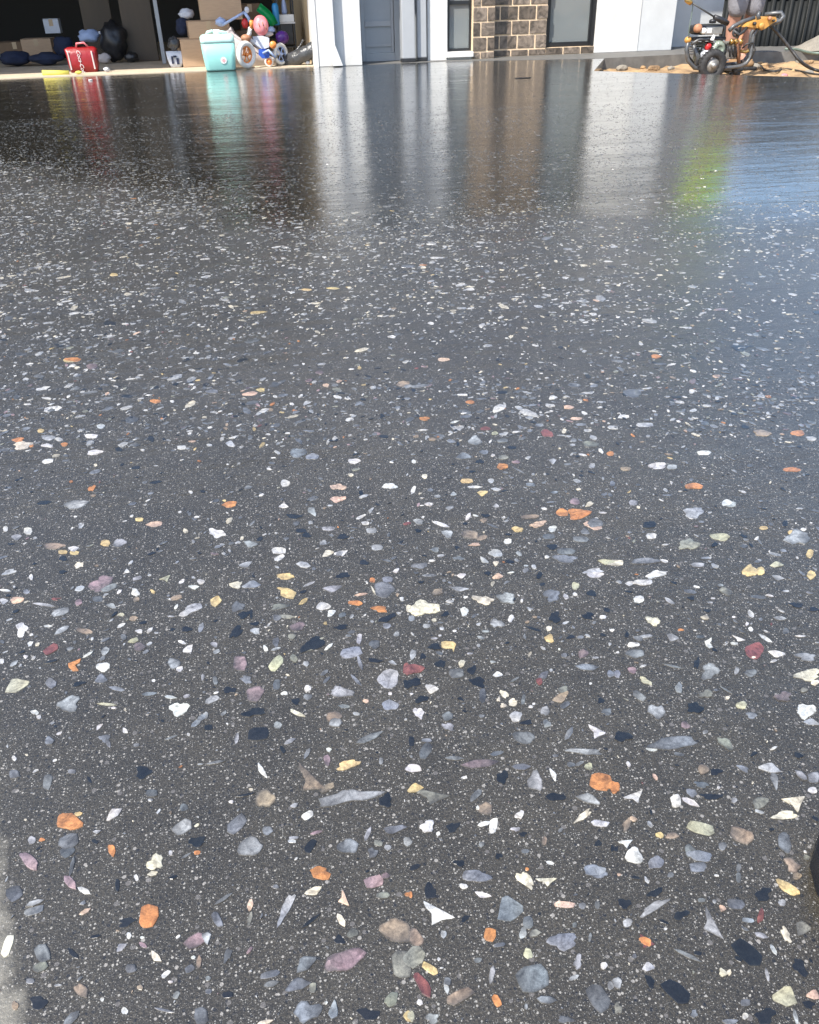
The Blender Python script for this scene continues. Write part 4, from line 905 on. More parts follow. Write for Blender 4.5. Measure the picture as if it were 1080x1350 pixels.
# pump at the right
m = MB(); a, c = P_(960, 80, .1), P_(979, 56, .1); m.box((a.x, YW+.12, a.z), (c.x, YW+.28, c.z), 0.012); pump = wpart(m, 'pump', 'alu', smooth=False)
for k in range(3): wpart(MB().lathe([(0.016, 0), (0.018, 0.01), (0.018, 0.03), (0.010, 0.036), (0.001, 0.036)], P_(964+6.0*k, 58, .12), (0, -0.7, 0.7), 12), 'pump_cap', 'brass', pump)
m = MB()
for k in range(4): m.tube([P_(963+4.4*k, 76, .1), P_(963+4.4*k, 62, .1)], 0.007, 6)
wpart(m, 'pump_rib', 'black_plastic', pump)
wpart(MB().tube([P_(976, 68, .1), P_(984, 69, .07), P_(988, 66, .05)], [0.012, 0.012, 0.015], 8), 'outlet', 'brass', pump)
m = MB(); a, c = P_(962, 100, .1), P_(976, 89, .1); m.tube([P_(970, 89, .06), P_(970, 98, .06)], 0.018, 10); wpart(MB().tube([P_(970, 89, .36), P_(970, 98, .36)], 0.018, 10), 'rubber_foot', 'rubber'); m.box((a.x, YW+.05, P_(970, 100).z-0.005), (c.x, YW+.09, P_(970, 96).z), 0.006); wpart(m, 'rubber_foot', 'rubber')
m = MB(); m.tube([P_(979, 64, .05), P_(985, 58, .02), P_(993, 56, .02), P_(996, 66, .02), P_(990, 78, .02)], 0.007, 6); m.tube([P_(967, 40, .02), P_(974, 46, .0), P_(980, 42, .0), P_(985, 36, .02)], 0.012, 8); wpart(m, 'cable', 'hose')
wpart(MB().torus(P_(970, 43, .02), (0.3, -1, 0.2), 0.026, 0.008, 16, 6), 'coiled_strap', 'hose')
# dark timber/plate shape seen under the tank
m = MB(); m.tube([P_(975, 84, .1), P_(973, 60, .1), P_(982, 40, .12)], 0.014, 7); wpart(m, 'fuel_pipe', 'rust_orange')

# lance leaning over the washer
la = empty('spray_lance', P_(935, 18), 'thin steel spray lance with brass nozzle resting above the washer', 'spray lance')
wpart(MB().tube([P_(911, 3, -.02), P_(926, 12, 0), P_(943, 23, .02)], 0.0065, 7), 'lance_tube', 'frame_tube', la)
wpart(MB().lathe([(0.016, -0.02), (0.020, 0), (0.020, 0.03), (0.012, 0.04)], P_(909, 2, -.02), (-1, 0, 0.6), 12), 'nozzle', 'brass', la)
wpart(MB().tube([P_(942, 22, .02), P_(950, 26, .03), P_(960, 31, .04)], [0.016, 0.022, 0.018], 8), 'trigger_gun', 'black_plastic', la)
def hose(name, pts_, r, m, label, cat='hose'):
    mm = MB(); P = [Vector(p) for p in pts_]; Q = []
    for i in range(len(P)-1):
        p0, p1, p2, p3 = P[max(i-1, 0)], P[i], P[i+1], P[min(i+2, len(P)-1)]
        for k in range(6):
            t = k/6; Q.append(0.5*((2*p1)+(p2-p0)*t+(2*p0-5*p1+4*p2-p3)*t*t+(3*p1-p0-3*p2+p3)*t**3))
    Q.append(P[-1]); mm.tube(Q, r, 8); return tag(mm.build(name, M[m], None, True), label, cat)
hose('pull_cord', [P_(914, 4, .0), P_(912, 20, .0), P_(909, 36, .0), P_(908, 50, .02)], 0.004, 'green_hose', 'thin green cord hanging at the left end of the washer', 'cord')
g_ = lambda x, y, z=SOIL_Z+0.02: gr(x, y, z)
hose('pressure_hose', [P_(1016, 33, .1), P_(1030, 48, .1), P_(1044, 66, .05), P_(1057, 82, -.02), g_(1075, 92), g_(1100, 96)], 0.012, 'hose', 'black pressure hose dropping from the amber panel to the sand')
hose('garden_hose', [gr(1035, 64.5, 0.02), gr(1050, 65, .02), gr(1066, 69, .02), gr(1082, 70, .02), gr(1110, 68, .02)], 0.011, 'green_hose', 'grey green garden hose lying along the path below the fence')
hose('electric_lead', [g_(1003, 86), g_(1009, 92), g_(1022, 94), g_(1036, 91), g_(1052, 93), g_(1070, 97), g_(1095, 99)], 0.007, 'hose', 'thin black lead looping over the sand right of the washer', 'lead')
p = g_(1034, 99.5); bmm = MB(); bmm.blob(p, 0.03, 0.02, 0.016, 10, 0.15, random.Random(9)); tag(bmm.build('pink_glove', M['pink'], None, True), 'small pink object on the sand at the driveway edge', 'glove')

# ------------------------------------------------------------------ person bending over behind the washer
YP = YW+0.62
def skin_mesh(name, chains, m, parent, sub=2, root=0):
    """chains: list of lists of (Vector, radius) ; first point of a later chain may be ('ref', index)"""
    verts, rad, edges, idx = [], [], [], {}
    for ch in chains:
        prev = None
        for p, r in ch:
            if isinstance(p, int): cur = p
            else:
                key = tuple(round(q, 4) for q in p)
                if key in idx: cur = idx[key]
                else: cur = len(verts); idx[key] = cur; verts.append(tuple(p)); rad.append(r if isinstance(r, tuple) else (r, r))
            if prev is not None: edges.append((prev, cur))
            prev = cur
    me = bpy.data.meshes.new(name+'_skeleton'); me.from_pydata(verts, edges, [])
    o = bpy.data.objects.new(name+'_tmp', me); C.objects.link(o)
    md = o.modifiers.new('Skin', 'SKIN'); md.use_smooth_shade = True
    for i, sv in enumerate(me.skin_vertices[0].data): sv.radius = rad[i]; sv.use_root = (i == root)
    sb = o.modifiers.new('Sub', 'SUBSURF'); sb.levels = sub; sb.render_levels = sub
    dg = bpy.context.evaluated_depsgraph_get(); dg.update()
    out = bpy.data.meshes.new_from_object(o.evaluated_get(dg)); bpy.data.objects.remove(o)
    out.name = name; out.materials.clear(); out.materials.append(m)
    for p in out.polygons: p.use_smooth = True
    ob = bpy.data.objects.new(name, out); C.objects.link(ob); ob.parent = parent; return ob
fx1, fx2 = pt(963, 60, YP).x, pt(982, 60, YP).x
pxm = (fx1+fx2)/2
person = empty('person', (pxm, YP, SOIL_Z), 'person in grey shorts and lime shirt bending behind the pressure washer', 'person')
V = Vector; S0 = SOIL_Z
pel = V((pxm, YP+0.02, 0.82)); 
hipL, hipR = V((pxm-0.085, YP-0.01, 0.76)), V((pxm+0.085, YP+0.02, 0.76))
knL, knR = V((fx1-0.01, YP-0.05, 0.42)), V((fx2+0.02, YP-0.02, 0.42))
anL, anR = V((fx1, YP+0.0, S0+0.10)), V((fx2+0.02, YP+0.05, S0+0.10))
ch = V((pxm-0.20, YP-0.12, 1.14)); nk = V((pxm-0.27, YP-0.20, 1.33)); hb = V((pxm-0.31, YP-0.24, 1.39)); ht = V((pxm-0.36, YP-0.28, 1.48))
shL, shR = V((pxm-0.38, YP-0.26, 1.22)), V((pxm-0.10, YP-0.06, 1.24))
elL, elR = V((pxm-0.40, YP-0.32, 0.95)), V((pxm-0.08, YP-0.08, 0.97))
wrL, wrR = V((pxm-0.32, YP-0.42, 0.73)), V((pxm-0.10, YP-0.28, 0.77))
body_ch = [[(pel, 0.12), (hipL, 0.09), (knL, 0.058), (V((knL.x, YP, 0.26)), 0.056), (anL, 0.036), (V((anL.x-0.02, YP-0.12, S0+0.04)), 0.035)],
           [(pel, 0.12), (hipR, 0.09), (knR, 0.058), (V((knR.x, YP+.03, 0.26)), 0.056), (anR, 0.036), (V((anR.x-0.02, YP-0.06, S0+0.04)), 0.035)],
           [(pel, 0.12), (V((pxm-0.11, YP-0.05, 0.97)), 0.115), (ch, 0.13), (nk, 0.06), (hb, 0.07), (ht, 0.085)],
           [(ch, 0.13), (shL, 0.06), (elL, 0.042), (wrL, 0.028), (wrL+V((0.04, -0.01, -0.05)), 0.032)],
           [(ch, 0.13), (shR, 0.06), (elR, 0.042), (wrR, 0.028), (wrR+V((0.04, -0.02, -0.05)), 0.032)]]
skin_mesh('body', body_ch, M['skin'], person)
for w_, s in ((wrL, 1), (wrR, -1)):
    b0 = w_+V((0.045, -0.012, -0.055))
    for k in range(4):
        o_ = V((0.012*(k-1.5), 0.006*(k-1.5)*s, 0)); l = (0.9, 1.0, 0.95, 0.75)[k]
        skin_mesh('finger', [[(b0+o_, 0.009), (b0+o_+V((0.015, -0.005, -0.035*l)), 0.009), (b0+o_+V((0.012, -0.012, -0.06*l)), 0.008), (b0+o_+V((0.0, -0.016, -0.075*l)), 0.007)]], M['skin'], person, 1)
    skin_mesh('thumb', [[(w_+V((0.02, -0.02, -0.03)), 0.011), (w_+V((0.02, -0.05, -0.06)), 0.010), (w_+V((0.03, -0.055, -0.085)), 0.009)]], M['skin'], person, 1)
hcn = (hb+ht)/2; q = MB(); q.blob(ht+V((0.015, 0.012, 0.012)), 0.095, 0.085, 0.095, 16); q.build('hair', M['hair'], person, True)
fd_ = V((-0.72, -0.35, -0.55)).normalized(); fc = ht+fd_*0.085
q = MB(); q.tube([fc+V((0, 0, 0.015)), fc+fd_*0.018+V((0, 0, -0.008))], [0.008, 0.013], 8); q.build('nose', M['skin'], person, True)
sd = fd_.cross(V((0, 0, 1))).normalized()
for s in (-1, 1): q = MB(); q.blob(fc-fd_*0.008+sd*0.032*s+V((0, 0, 0.02)), 0.009, 0.009, 0.009, 8); q.build('eye', M['black_plastic'], person, True)
for s in (-1, 1): q = MB(); q.blob(ht+sd*0.085*s+V((0, 0, -0.01)), 0.014, 0.014, 0.028, 8); q.build('ear', M['skin'], person, True)
skin_mesh('work_shirt', [[(pel+V((0, 0, -0.10)), 0.165), (V((pxm-0.11, YP-0.05, 0.97)), 0.17), (ch, 0.18), (nk+V((0.04, 0.02, -0.03)), 0.085)], [(ch, 0.165), (shL, 0.085), ((shL+elL)/2+V((0, 0, -0.03)), 0.07)], [(ch, 0.165), (shR, 0.085), ((shR+elR)/2+V((0, 0, -0.03)), 0.07)]], M['hivis'], person)
kz = pt(965, 31, YP).z
skin_mesh('shorts', [[(pel+V((0, 0, -0.03)), 0.145), (hipL, 0.115), ((hipL+knL)/2, 0.098), (V((knL.x-0.003, knL.y, kz+0.03)), 0.078)], [(pel+V((0, 0, -0.03)), 0.145), (hipR, 0.115), ((hipR+knR)/2, 0.098), (V((knR.x, knR.y, kz+0.03)), 0.078)]], M['shorts'], person)
for an in (anL, anR):
    q = MB(); q.box((an.x-0.055, an.y-0.19, S0+0.002), (an.x+0.05, an.y+0.09, S0+0.03), 0.01); b_ = q.build('boot_sole', M['rubber'], person)
    q = MB(); q.blob((an.x-0.002, an.y-0.09, S0+0.05), 0.05, 0.10, 0.045, 12); q.tube([an+V((0, 0.02, -0.06)), an+V((0, 0.02, 0.05))], 0.052, 12); q.build('boot', M['boot'], person, True)
    q = MB(); q.tube([an+V((0, 0.02, 0.05)), an+V((0, 0.02, 0.08))], 0.045, 10); q.build('sock', M['grey_fabric'], person, True)

# ------------------------------------------------------------------ black shoe at the right edge, toe towards the slab's middle
tp = gr(1060, 1165); nr = gr(1074, 1078); fr2 = gr(1078, 1262)
side_ = (nr-fr2).normalized(); hw = (nr-fr2).length/2; ctr = (nr+fr2)/2+Vector((0.021, 0, 0))
fwd = Vector((-side_.y, side_.x, 0)); fwd = fwd if fwd.x < 0 else -fwd
shoe = empty('black_shoe', ctr-fwd*0.1, 'black shoe toe just entering the picture at the right edge', 'shoe')
def sole_poly(k=1.0):
    out = []
    for t, w_ in ((0.022, 0.0), (0.018, 0.35), (0.009, 0.66), (-0.006, 0.88), (-0.03, 1.0), (-0.08, 0.98), (-0.14, 0.78), (-0.20, 0.72), (-0.25, 0.66), (-0.275, 0.4), (-0.28, 0.0)): out.append((t, w_))
    pts = [ctr+fwd*(t*k)+side_*hw*w_*k for t, w_ in out]+[ctr+fwd*(t*k)-side_*hw*w_*k for t, w_ in out[-2:0:-1]]
    return [(p.x, p.y) for p in pts]
m = MB(); m.prism(sole_poly(), 0.001, 0.022); so_ = m.build('sole', M['leather'], shoe)
m = MB(); rings = []
for z, k, toe in ((0.0225, 0.985, 0), (0.032, 0.97, 0.005), (0.042, 0.88, 0.035), (0.055, 0.74, 0.075), (0.07, 0.55, 0.12)):
    pts = []
    for (x, y) in sole_poly(k):
        p = Vector((x, y, 0)); s = (p-ctr).dot(fwd)
        p = p-fwd*toe*max(0, (s+0.2)/0.25); p.z = z; pts.append(p)
    rings.append([m.bm.verts.new(p) for p in pts])
for A, B in zip(rings, rings[1:]):
    n = len(A)
    for k in range(n): m.bm.faces.new((A[k], A[(k+1) % n], B[(k+1) % n], B[k]))
m.bm.faces.new(rings[-1]); m.build('upper', M['leather'], shoe, True)
for k in range(4):
    m = MB(); c_ = ctr-fwd*(0.13+0.025*k)+Vector((0, 0, 0.077)); m.tube([c_-side_*0.02, c_+Vector((0, 0, 0.006)), c_+side_*0.02], 0.003, 6); m.build('lace', M['hose'], shoe, True)

# ------------------------------------------------------------------ honed aggregate stones set in the driveway
COL = dict(W=(0.51, 0.50, 0.475), C=(0.54, 0.49, 0.38), L=(0.33, 0.335, 0.335), G=(0.17, 0.175, 0.175), D=(0.10, 0.105, 0.11), B=(0.185, 0.197, 0.215),
           K=(0.011, 0.0115, 0.0115), O=(0.42, 0.18, 0.06), Y=(0.50, 0.38, 0.18), y=(0.38, 0.37, 0.25), P=(0.27, 0.19, 0.195), R=(0.17, 0.06, 0.05),
           T=(0.27, 0.205, 0.14), Q=(0.48, 0.34, 0.25), E=(0.21, 0.21, 0.165), M=(0.16, 0.12, 0.12))
# groups: origin of a 270 x 200 patch of the photograph, then "x y length width angle colour+shape" in quarter points
TBL = {
(0, 950): """523 33 55 22 45 Wt;314 68 38 16 15 Ws;260 105 55 50 20 Bt;658 55 40 28 -50 Wt;553 95 60 40 -20 Bk;570 120 60 25 -60 Gs;720 130 38 22 10 Gq;905 90 80 14 18 Gs;755 275 90 62 30 Kk;75 285 60 50 0 Gq;250 325 85 50 80 Gq;
380 270 48 28 0 Gq;470 312 50 18 -55 Ks;365 535 140 90 -5 Oe;410 495 60 24 10 Ys;600 490 115 48 40 Wt;512 590 50 22 10 Lt;168 632 42 48 0 Le;220 628 38 22 10 Ot;365 640 120 75 25 Gq;355 690 90 60 40 Dq;590 685 70 38 -80 Oe;
155 742 120 62 -40 Pe;800 385 70 40 0 Dq;960 565 115 70 30 Lq;970 460 50 40 10 De;1040 640 100 50 5 Kk;1040 698 40 24 10 Oq;820 750 90 75 30 Ck;380 770 130 22 75 Ds;1040 552 32 16 20 Cs;500 640 40 22 -30 Kq;240 75 10 10 0 Wq;900 700 24 30 0 Lq;75 200 26 30 40 Wq;290 212 26 14 20 Wq;1060 232 40 10 0 Ls;1035 15 70 30 30 Bs;795 420 34 16 0 Lq""",
(0, 1150): """370 55 100 52 -40 Ps;445 98 80 34 -20 Ws;75 115 90 80 30 Dq;180 165 110 30 15 Ls;180 205 120 45 20 Gq;450 208 75 24 25 Qs;620 70 24 70 0 Kq;670 265 100 40 20 Kk;785 232 112 130 75 Oq;505 340 70 20 15 Ks;385 430 90 30 -50 Ks;
222 430 110 80 -60 Gq;215 500 90 50 20 Eq;640 395 70 38 35 Lt;680 335 28 36 0 We;755 385 50 26 -40 Ps;820 448 75 42 -50 Ct;40 390 130 50 70 Cq;430 625 90 58 -40 Te;875 538 60 28 40 Wq;1050 475 85 34 80 Ts;1030 365 130 70 30 Pq;
940 342 32 14 40 Wq;750 345 24 14 0 We;205 690 95 70 10 Kk;380 770 120 50 35 Gs;80 705 38 50 0 Te;658 732 38 38 0 We;740 610 34 30 0 Te;930 650 34 50 60 Gq;1020 450 24 22 0 We;720 30 24 38 20 Wq;805 8 60 26 20 Cs;870 730 130 16 -15 Ds;690 510 60 50 0 Dq;1000 510 60 40 30 Dq;540 672 24 22 0 We;900 580 30 14 0 Wq;1060 760 80 100 0 Dq;160 575 50 34 0 Gq""",
(270, 950): """285 72 125 72 10 Kq;20 38 50 36 0 Kq;385 25 46 40 -20 Lq;690 12 70 44 0 Lq;870 90 160 40 20 Gs;168 95 28 68 85 Ls;540 175 70 26 60 Gs;645 210 38 60 0 Pe;655 155 28 24 0 We;755 235 130 42 20 Yk;300 265 110 30 -58 Wt;
318 412 112 92 20 Te;550 325 210 120 -35 Tb;645 355 90 40 25 Tq;760 405 318 72 8 Lk;955 425 72 66 0 Kk;543 502 70 40 30 Wq;168 550 130 72 45 Bq;330 582 62 46 5 Be;238 668 140 96 5 Le;475 450 52 26 20 Lt;470 620 60 18 0 Lq;
460 638 50 20 0 Lq;590 592 74 20 10 Ps;555 665 90 46 50 Kq;755 665 122 76 0 Be;860 600 95 26 70 Ls;1000 575 130 38 15 Bk;915 648 56 34 -10 Eq;965 672 38 34 0 Le;600 790 90 40 0 Oe;210 395 110 14 10 Ks;140 430 26 18 0 We;60 222 120 16 12 Gs;930 215 26 44 0 Gq;450 110 70 26 30 Gs;1070 640 50 50 0 Le;410 155 24 50 -60 Kq;245 365 24 16 0 Ce;885 700 50 60 0 Dk""",
(270, 1150): """615 15 110 50 -10 Oq;895 50 110 70 10 Pq;375 78 34 26 0 Ge;100 142 125 22 35 Gs;240 175 34 70 85 Qs;240 245 24 90 80 Es;65 250 100 46 -60 Bq;430 190 165 48 65 Lk;575 102 105 42 18 Ct;730 145 100 62 -60 Qb;
720 255 90 36 -55 Cs;940 122 85 32 5 Eq;780 322 66 46 15 Ee;10 348 60 70 0 Lt;1010 310 190 120 -15 Te;560 258 140 20 35 Ks;710 360 60 44 0 Kk;745 462 215 110 18 Pe;670 495 80 70 20 Pe;530 480 140 76 35 Bt;1040 485 110 150 10 Eq;
490 592 150 76 20 Bt;345 540 110 40 15 Dq;350 590 90 36 20 Gs;545 735 150 105 20 Bk;680 725 56 110 80 Bt;985 672 92 60 50 Ee;865 750 110 66 -15 Kk;1075 760 50 60 30 Yq;320 792 90 24 10 Cs;120 650 60 36 0 Kq;120 440 40 70 70 Dk;1070 118 34 22 0 Oq;18 562 32 28 0 Ge;955 20 50 30 0 Pe;640 690 20 18 0 We;570 612 40 60 80 Eq;20 630 40 30 0 Dq""",
(540, 950): """205 35 66 42 -25 Lk;10 110 30 60 0 Kq;90 105 60 22 0 Bq;85 160 100 60 60 Dq;605 90 125 66 -2 Ge;460 175 90 26 15 Ds;240 200 110 22 0 Gs;370 228 220 46 8 Ms;590 245 110 34 -5 Ds;725 18 50 40 0 Gk;840 70 90 34 55 Gs;
985 65 110 70 -15 Wb;930 165 175 34 -5 Lk;615 12 60 28 0 Kk;20 252 86 44 -5 We;490 300 62 70 0 Kk;662 322 90 92 0 Lk;760 285 80 30 -65 Wt;770 405 108 44 -3 Ke;945 242 42 38 -20 ye;895 230 60 22 20 Gs;1010 325 130 95 -15 Oq;30 355 90 48 15 Yt;
115 405 220 90 -5 Eb;350 395 90 34 45 Gq;400 465 84 66 10 Te;360 462 18 26 0 We;580 500 56 36 20 Wk;95 560 72 66 10 Wk;228 565 66 54 20 Kk;395 545 85 26 12 Ws;442 555 48 86 80 Wq;945 412 140 56 -18 Lt;915 505 118 30 36 Ck;
1005 545 100 34 -5 Lq;560 575 50 24 0 Lk;598 602 38 30 0 Kk;712 635 28 50 85 Tq;740 750 50 22 -10 Ws;470 718 38 34 0 Kk;262 755 62 36 -20 Kk;30 775 70 32 30 Ks;975 790 120 60 0 Be;380 655 34 30 0 Ge;995 650 40 34 0 Kk;1070 676 24 34 0 Kk;290 302 34 14 0 We;152 598 26 22 30 Wq;620 785 20 20 0 Oe;770 188 34 18 0 Gq;850 235 44 30 0 De;610 690 50 26 0 Dq""",
(540, 1150): """350 22 150 66 -8 Be;108 105 66 80 0 Kk;285 75 48 28 -10 We;385 122 98 32 -12 Wt;140 225 200 120 -20 Wb;295 245 54 30 25 Kk;525 190 155 150 20 Bt;625 268 60 70 0 Dq;610 42 130 52 -38 Ck;725 50 130 60 8 Cb;818 172 122 34 -3 Qq;
1000 12 100 40 0 Be;912 178 40 40 0 Ge;990 175 30 46 0 Ge;425 330 68 76 -10 Oq;598 322 40 66 70 Le;660 322 60 40 25 Ee;625 430 46 62 -70 ye;180 328 36 40 0 Le;30 345 80 110 -50 Tq;25 450 105 130 45 Eq;110 510 100 46 -35 Yq;
810 365 150 90 -10 Bk;655 560 185 150 15 Bq;435 540 34 110 85 Ls;70 595 150 62 -60 Re;195 610 90 32 -75 Ls;265 655 160 66 25 Tq;460 678 76 42 -60 Oq;55 688 38 30 -30 We;725 675 120 46 -12 Bs;888 475 90 40 75 Lk;870 555 70 28 30 Ls;
1025 495 38 42 0 We;995 665 105 160 -60 Dq;8 760 40 60 0 ye;120 775 70 60 0 Lk;360 465 50 28 10 Ge;155 460 18 20 0 We;952 345 20 60 85 Gs;820 780 80 40 0 Dk;1060 600 36 50 0 Le;870 280 26 34 0 Gq;475 385 70 24 10 Dq;200 580 44 50 0 Dq;615 710 20 34 0 Lq;5 120 24 34 0 Oe;685 222 18 20 0 Kq""",
(810, 950): """310 120 265 66 5 Be;200 148 62 32 -5 We;45 85 90 60 0 Kk;375 25 50 38 -30 Pe;588 122 100 46 -30 Ek;480 62 34 22 20 Lq;840 148 46 16 20 Ws;735 178 42 22 25 Kk;970 185 52 32 -25 Kk;1040 8 90 34 -10 Lt;820 250 130 52 -10 Lt;845 320 45 100 -75 Lt;
985 290 90 34 -32 Ls;1052 300 66 62 0 Lq;1046 368 54 34 -10 We;470 258 60 56 10 Te;535 272 60 40 10 Kk;680 255 66 30 -20 Bk;215 298 46 20 -60 Qs;330 238 34 12 0 Ks;460 340 80 30 -10 Dk;510 402 110 36 -5 Kk;408 382 62 42 -20 Be;
632 422 34 30 0 Le;110 405 125 70 30 Wb;325 425 56 72 -80 Wq;400 430 110 34 -22 Ws;770 435 92 62 10 Ee;765 482 60 18 -20 Lq;955 440 130 110 20 Cb;900 500 130 42 10 Ck;70 545 42 80 65 Tk;100 520 44 26 -20 Qq;0 352 60 66 10 Oe;
240 605 48 30 -20 Ye;305 608 74 34 0 Te;460 568 160 66 -15 yq;670 605 150 76 -25 Tq;60 650 90 52 15 Wb;105 715 75 110 -55 Wk;898 645 70 115 -65 Be;220 750 84 70 20 Be;400 690 60 70 -50 Ge;450 715 130 60 -10 Be;440 775 100 60 0 Bq;570 665 48 44 0 Ge;
940 765 90 66 -50 Tk;1015 725 40 28 -20 Eq;8 680 26 34 0 Kk;550 356 18 18 0 We;632 350 20 10 0 Wq;75 232 22 34 -60 Wq;194 488 16 36 -75 Ks;655 780 30 50 80 Gq;1060 520 50 22 -30 Kq;340 180 60 20 -10 Dq;830 575 30 18 0 Kq""",
(810, 1150): """215 110 90 40 20 Kk;55 168 80 48 0 Kk;210 185 155 46 28 Lk;350 228 84 46 20 Kk;70 268 56 46 10 Le;260 262 74 18 -20 Ks;505 280 225 88 -55 Lb;655 30 30 60 0 Gq;785 118 86 70 20 Kk;965 20 50 38 0 Te;915 82 140 52 -35 Ye;885 162 46 36 0 Le;
570 192 46 34 -30 Qt;640 170 100 56 -10 Dq;705 255 70 26 -5 Bq;772 232 36 76 75 Re;990 300 96 86 -20 Et;905 330 96 36 -58 Ck;775 335 92 30 -25 Ls;840 412 70 24 -55 Ls;168 372 110 68 -25 Rb;165 365 70 44 -25 Oe;388 440 200 24 -24 Gs;
178 498 76 50 5 Lt;700 425 190 92 -40 Kq;440 430 50 24 -10 Kq;980 505 110 60 -50 Kk;805 540 24 84 -80 Ls;188 580 46 70 -60 Kk;325 630 175 90 -40 Kq;905 650 150 118 -10 yt;1050 645 80 60 -10 Qt;1025 700 70 40 -20 Kk;955 765 28 100 -78 Ls;
572 530 34 50 -70 Ck;605 530 26 34 0 Ck;690 760 34 38 0 We;795 762 110 80 10 Kk;15 585 50 62 0 Le;610 790 80 30 0 Be;420 750 40 40 0 Bk;460 150 44 26 0 Gq;528 155 20 30 -60 Lq;105 445 28 28 0 De;690 690 60 40 0 Dq;20 720 40 60 0 Ek;655 460 50 24 -30 Kq;110 30 60 16 -10 Kk;270 300 22 14 0 We;610 240 0 0 0 Wq""",
(0, 750): """165 45 22 34 0 We;330 18 44 22 0 Kk;670 12 30 24 0 Wt;725 50 56 24 15 Lq;875 55 66 40 30 yb;960 66 42 22 25 Ws;1060 68 40 30 0 We;1025 98 64 24 -5 Wt;525 90 130 50 18 Pk;575 102 100 34 22 Lq;420 105 64 30 12 Ls;30 115 70 14 -5 Ws;
90 165 80 32 5 Qe;20 172 50 34 -5 Lt;140 122 36 28 0 Be;230 190 130 18 -10 Ls;320 228 105 40 18 Lq;415 178 46 34 20 Pq;590 195 60 30 -15 Lt;715 125 52 34 -30 Wk;630 122 34 18 30 Ws;720 162 42 22 10 Tq;640 242 34 18 0 ye;605 240 50 16 45 Ks;
85 225 50 18 30 Ks;115 320 62 70 10 Wk;108 352 36 22 0 Wq;252 302 54 14 -5 Ws;165 348 24 14 10 Wq;325 325 100 32 25 Ls;445 328 90 28 -10 Te;640 300 54 20 22 Ws;735 330 40 20 0 Wk;790 325 48 24 35 Ws;825 338 28 12 0 Lq;985 320 54 32 10 Kk;
910 320 30 18 0 Kk;1010 215 130 46 25 Lk;930 200 36 18 50 Ws;905 252 50 10 0 Ls;270 425 88 42 30 Rq;160 395 36 22 35 Wk;705 378 60 24 15 ye;735 412 66 44 0 Me;770 440 40 18 30 Gq;555 375 60 18 20 Ds;465 452 66 16 35 Ws;555 435 56 38 45 Lq;
960 388 50 18 -15 Ws;995 425 66 42 30 Wt;75 500 56 26 40 Ls;135 465 30 20 0 Wt;400 512 84 58 20 Oj;545 518 80 46 0 We;270 490 84 14 12 Ks;10 488 30 28 0 Wq;918 500 74 54 0 Le;948 528 38 30 20 We;535 580 76 56 10 Bt;85 612 150 76 20 yt;
270 605 60 50 -40 Gq;415 608 68 24 20 Kk;615 632 100 24 -8 Bs;785 660 90 22 8 Bs;900 678 70 18 -3 Ls;985 672 40 20 10 Lq;365 712 130 76 22 Lk;185 758 42 26 -10 Wk;205 782 30 22 0 Wq;565 715 110 14 -3 ys;600 735 30 10 0 Wq;945 740 95 76 0 Wk;
1065 785 60 34 20 Bs;1060 310 60 30 60 Bs;810 590 22 16 0 Wq;660 742 16 14 0 Ce;300 160 60 16 0 Rj;515 160 60 34 0 Dq;1070 572 20 36 0 Le""",
(270, 750): """428 38 80 30 0 Yk;165 85 64 36 15 Ck;250 82 112 44 8 Bt;730 35 68 34 10 Kk;885 60 34 28 0 Oq;965 57 62 34 0 Bq;1010 12 40 24 30 Wt;440 130 90 50 -15 Yq;425 112 90 28 -10 Yt;60 170 62 50 30 Yq;520 172 64 24 40 Ys;548 82 80 16 22 Ls;
675 105 110 38 8 Lt;520 122 50 18 15 Ks;945 110 118 82 0 Ge;890 115 60 10 -60 Cs;825 135 80 14 10 Qs;795 180 76 26 -5 Oe;925 212 76 34 -5 Ok;625 198 76 42 5 We;665 232 56 34 32 Wt;395 200 90 34 12 Ek;175 200 76 50 0 Dk;1040 158 28 24 -40 Wt;
430 252 90 20 -5 Ee;380 260 50 34 0 Ge;245 240 16 56 0 Kq;165 335 84 46 35 Kk;265 290 56 20 5 Kk;268 328 54 34 10 Lk;720 308 74 26 5 Kk;960 262 100 32 18 Kk;960 302 44 34 0 Be;1012 345 34 28 0 Le;775 252 34 20 40 Ls;725 245 48 26 20 Dq;
490 305 84 46 10 Me;460 358 44 30 20 Ee;570 400 130 72 25 Kk;590 385 110 16 28 Es;555 425 90 14 15 Es;655 410 66 20 35 Ws;815 370 28 60 80 Lq;775 440 120 60 8 Bq;820 500 24 90 -75 Bs;895 400 64 46 0 De;185 498 78 84 0 Pq;378 498 56 96 50 yq;
470 472 38 50 40 Eq;50 400 40 30 -20 Le;62 438 44 24 20 Lq;320 420 24 36 -60 We;375 425 64 18 12 Ls;535 502 30 32 20 Le;218 585 66 36 -20 Bk;130 640 66 38 0 Kk;265 660 100 80 20 Pe;970 580 116 100 5 Le;895 485 70 26 -5 Kk;990 495 54 22 -20 Lt;
40 690 86 36 22 Lq;420 657 34 22 0 Wk;543 632 38 36 40 We;725 652 140 52 -10 Lk;260 758 118 46 12 Kk;488 762 84 22 -25 Ce;680 780 86 60 0 Te;850 698 32 20 0 Qe;978 720 86 56 -5 Be;978 658 24 18 0 Wq;800 590 90 22 -50 Bs;630 550 60 24 40 Gs;
640 590 60 20 40 Ds;735 725 70 24 0 Gs;800 765 38 20 -10 Lq;480 700 50 34 0 Kk;1065 530 40 66 0 Re;1070 610 50 50 0 Kk;100 765 40 20 40 Gq;5 775 30 40 0 Le;380 610 40 60 80 Dq;55 590 28 50 -80 Gq;375 385 40 50 0 Dk;1075 210 30 40 0 Cq""",
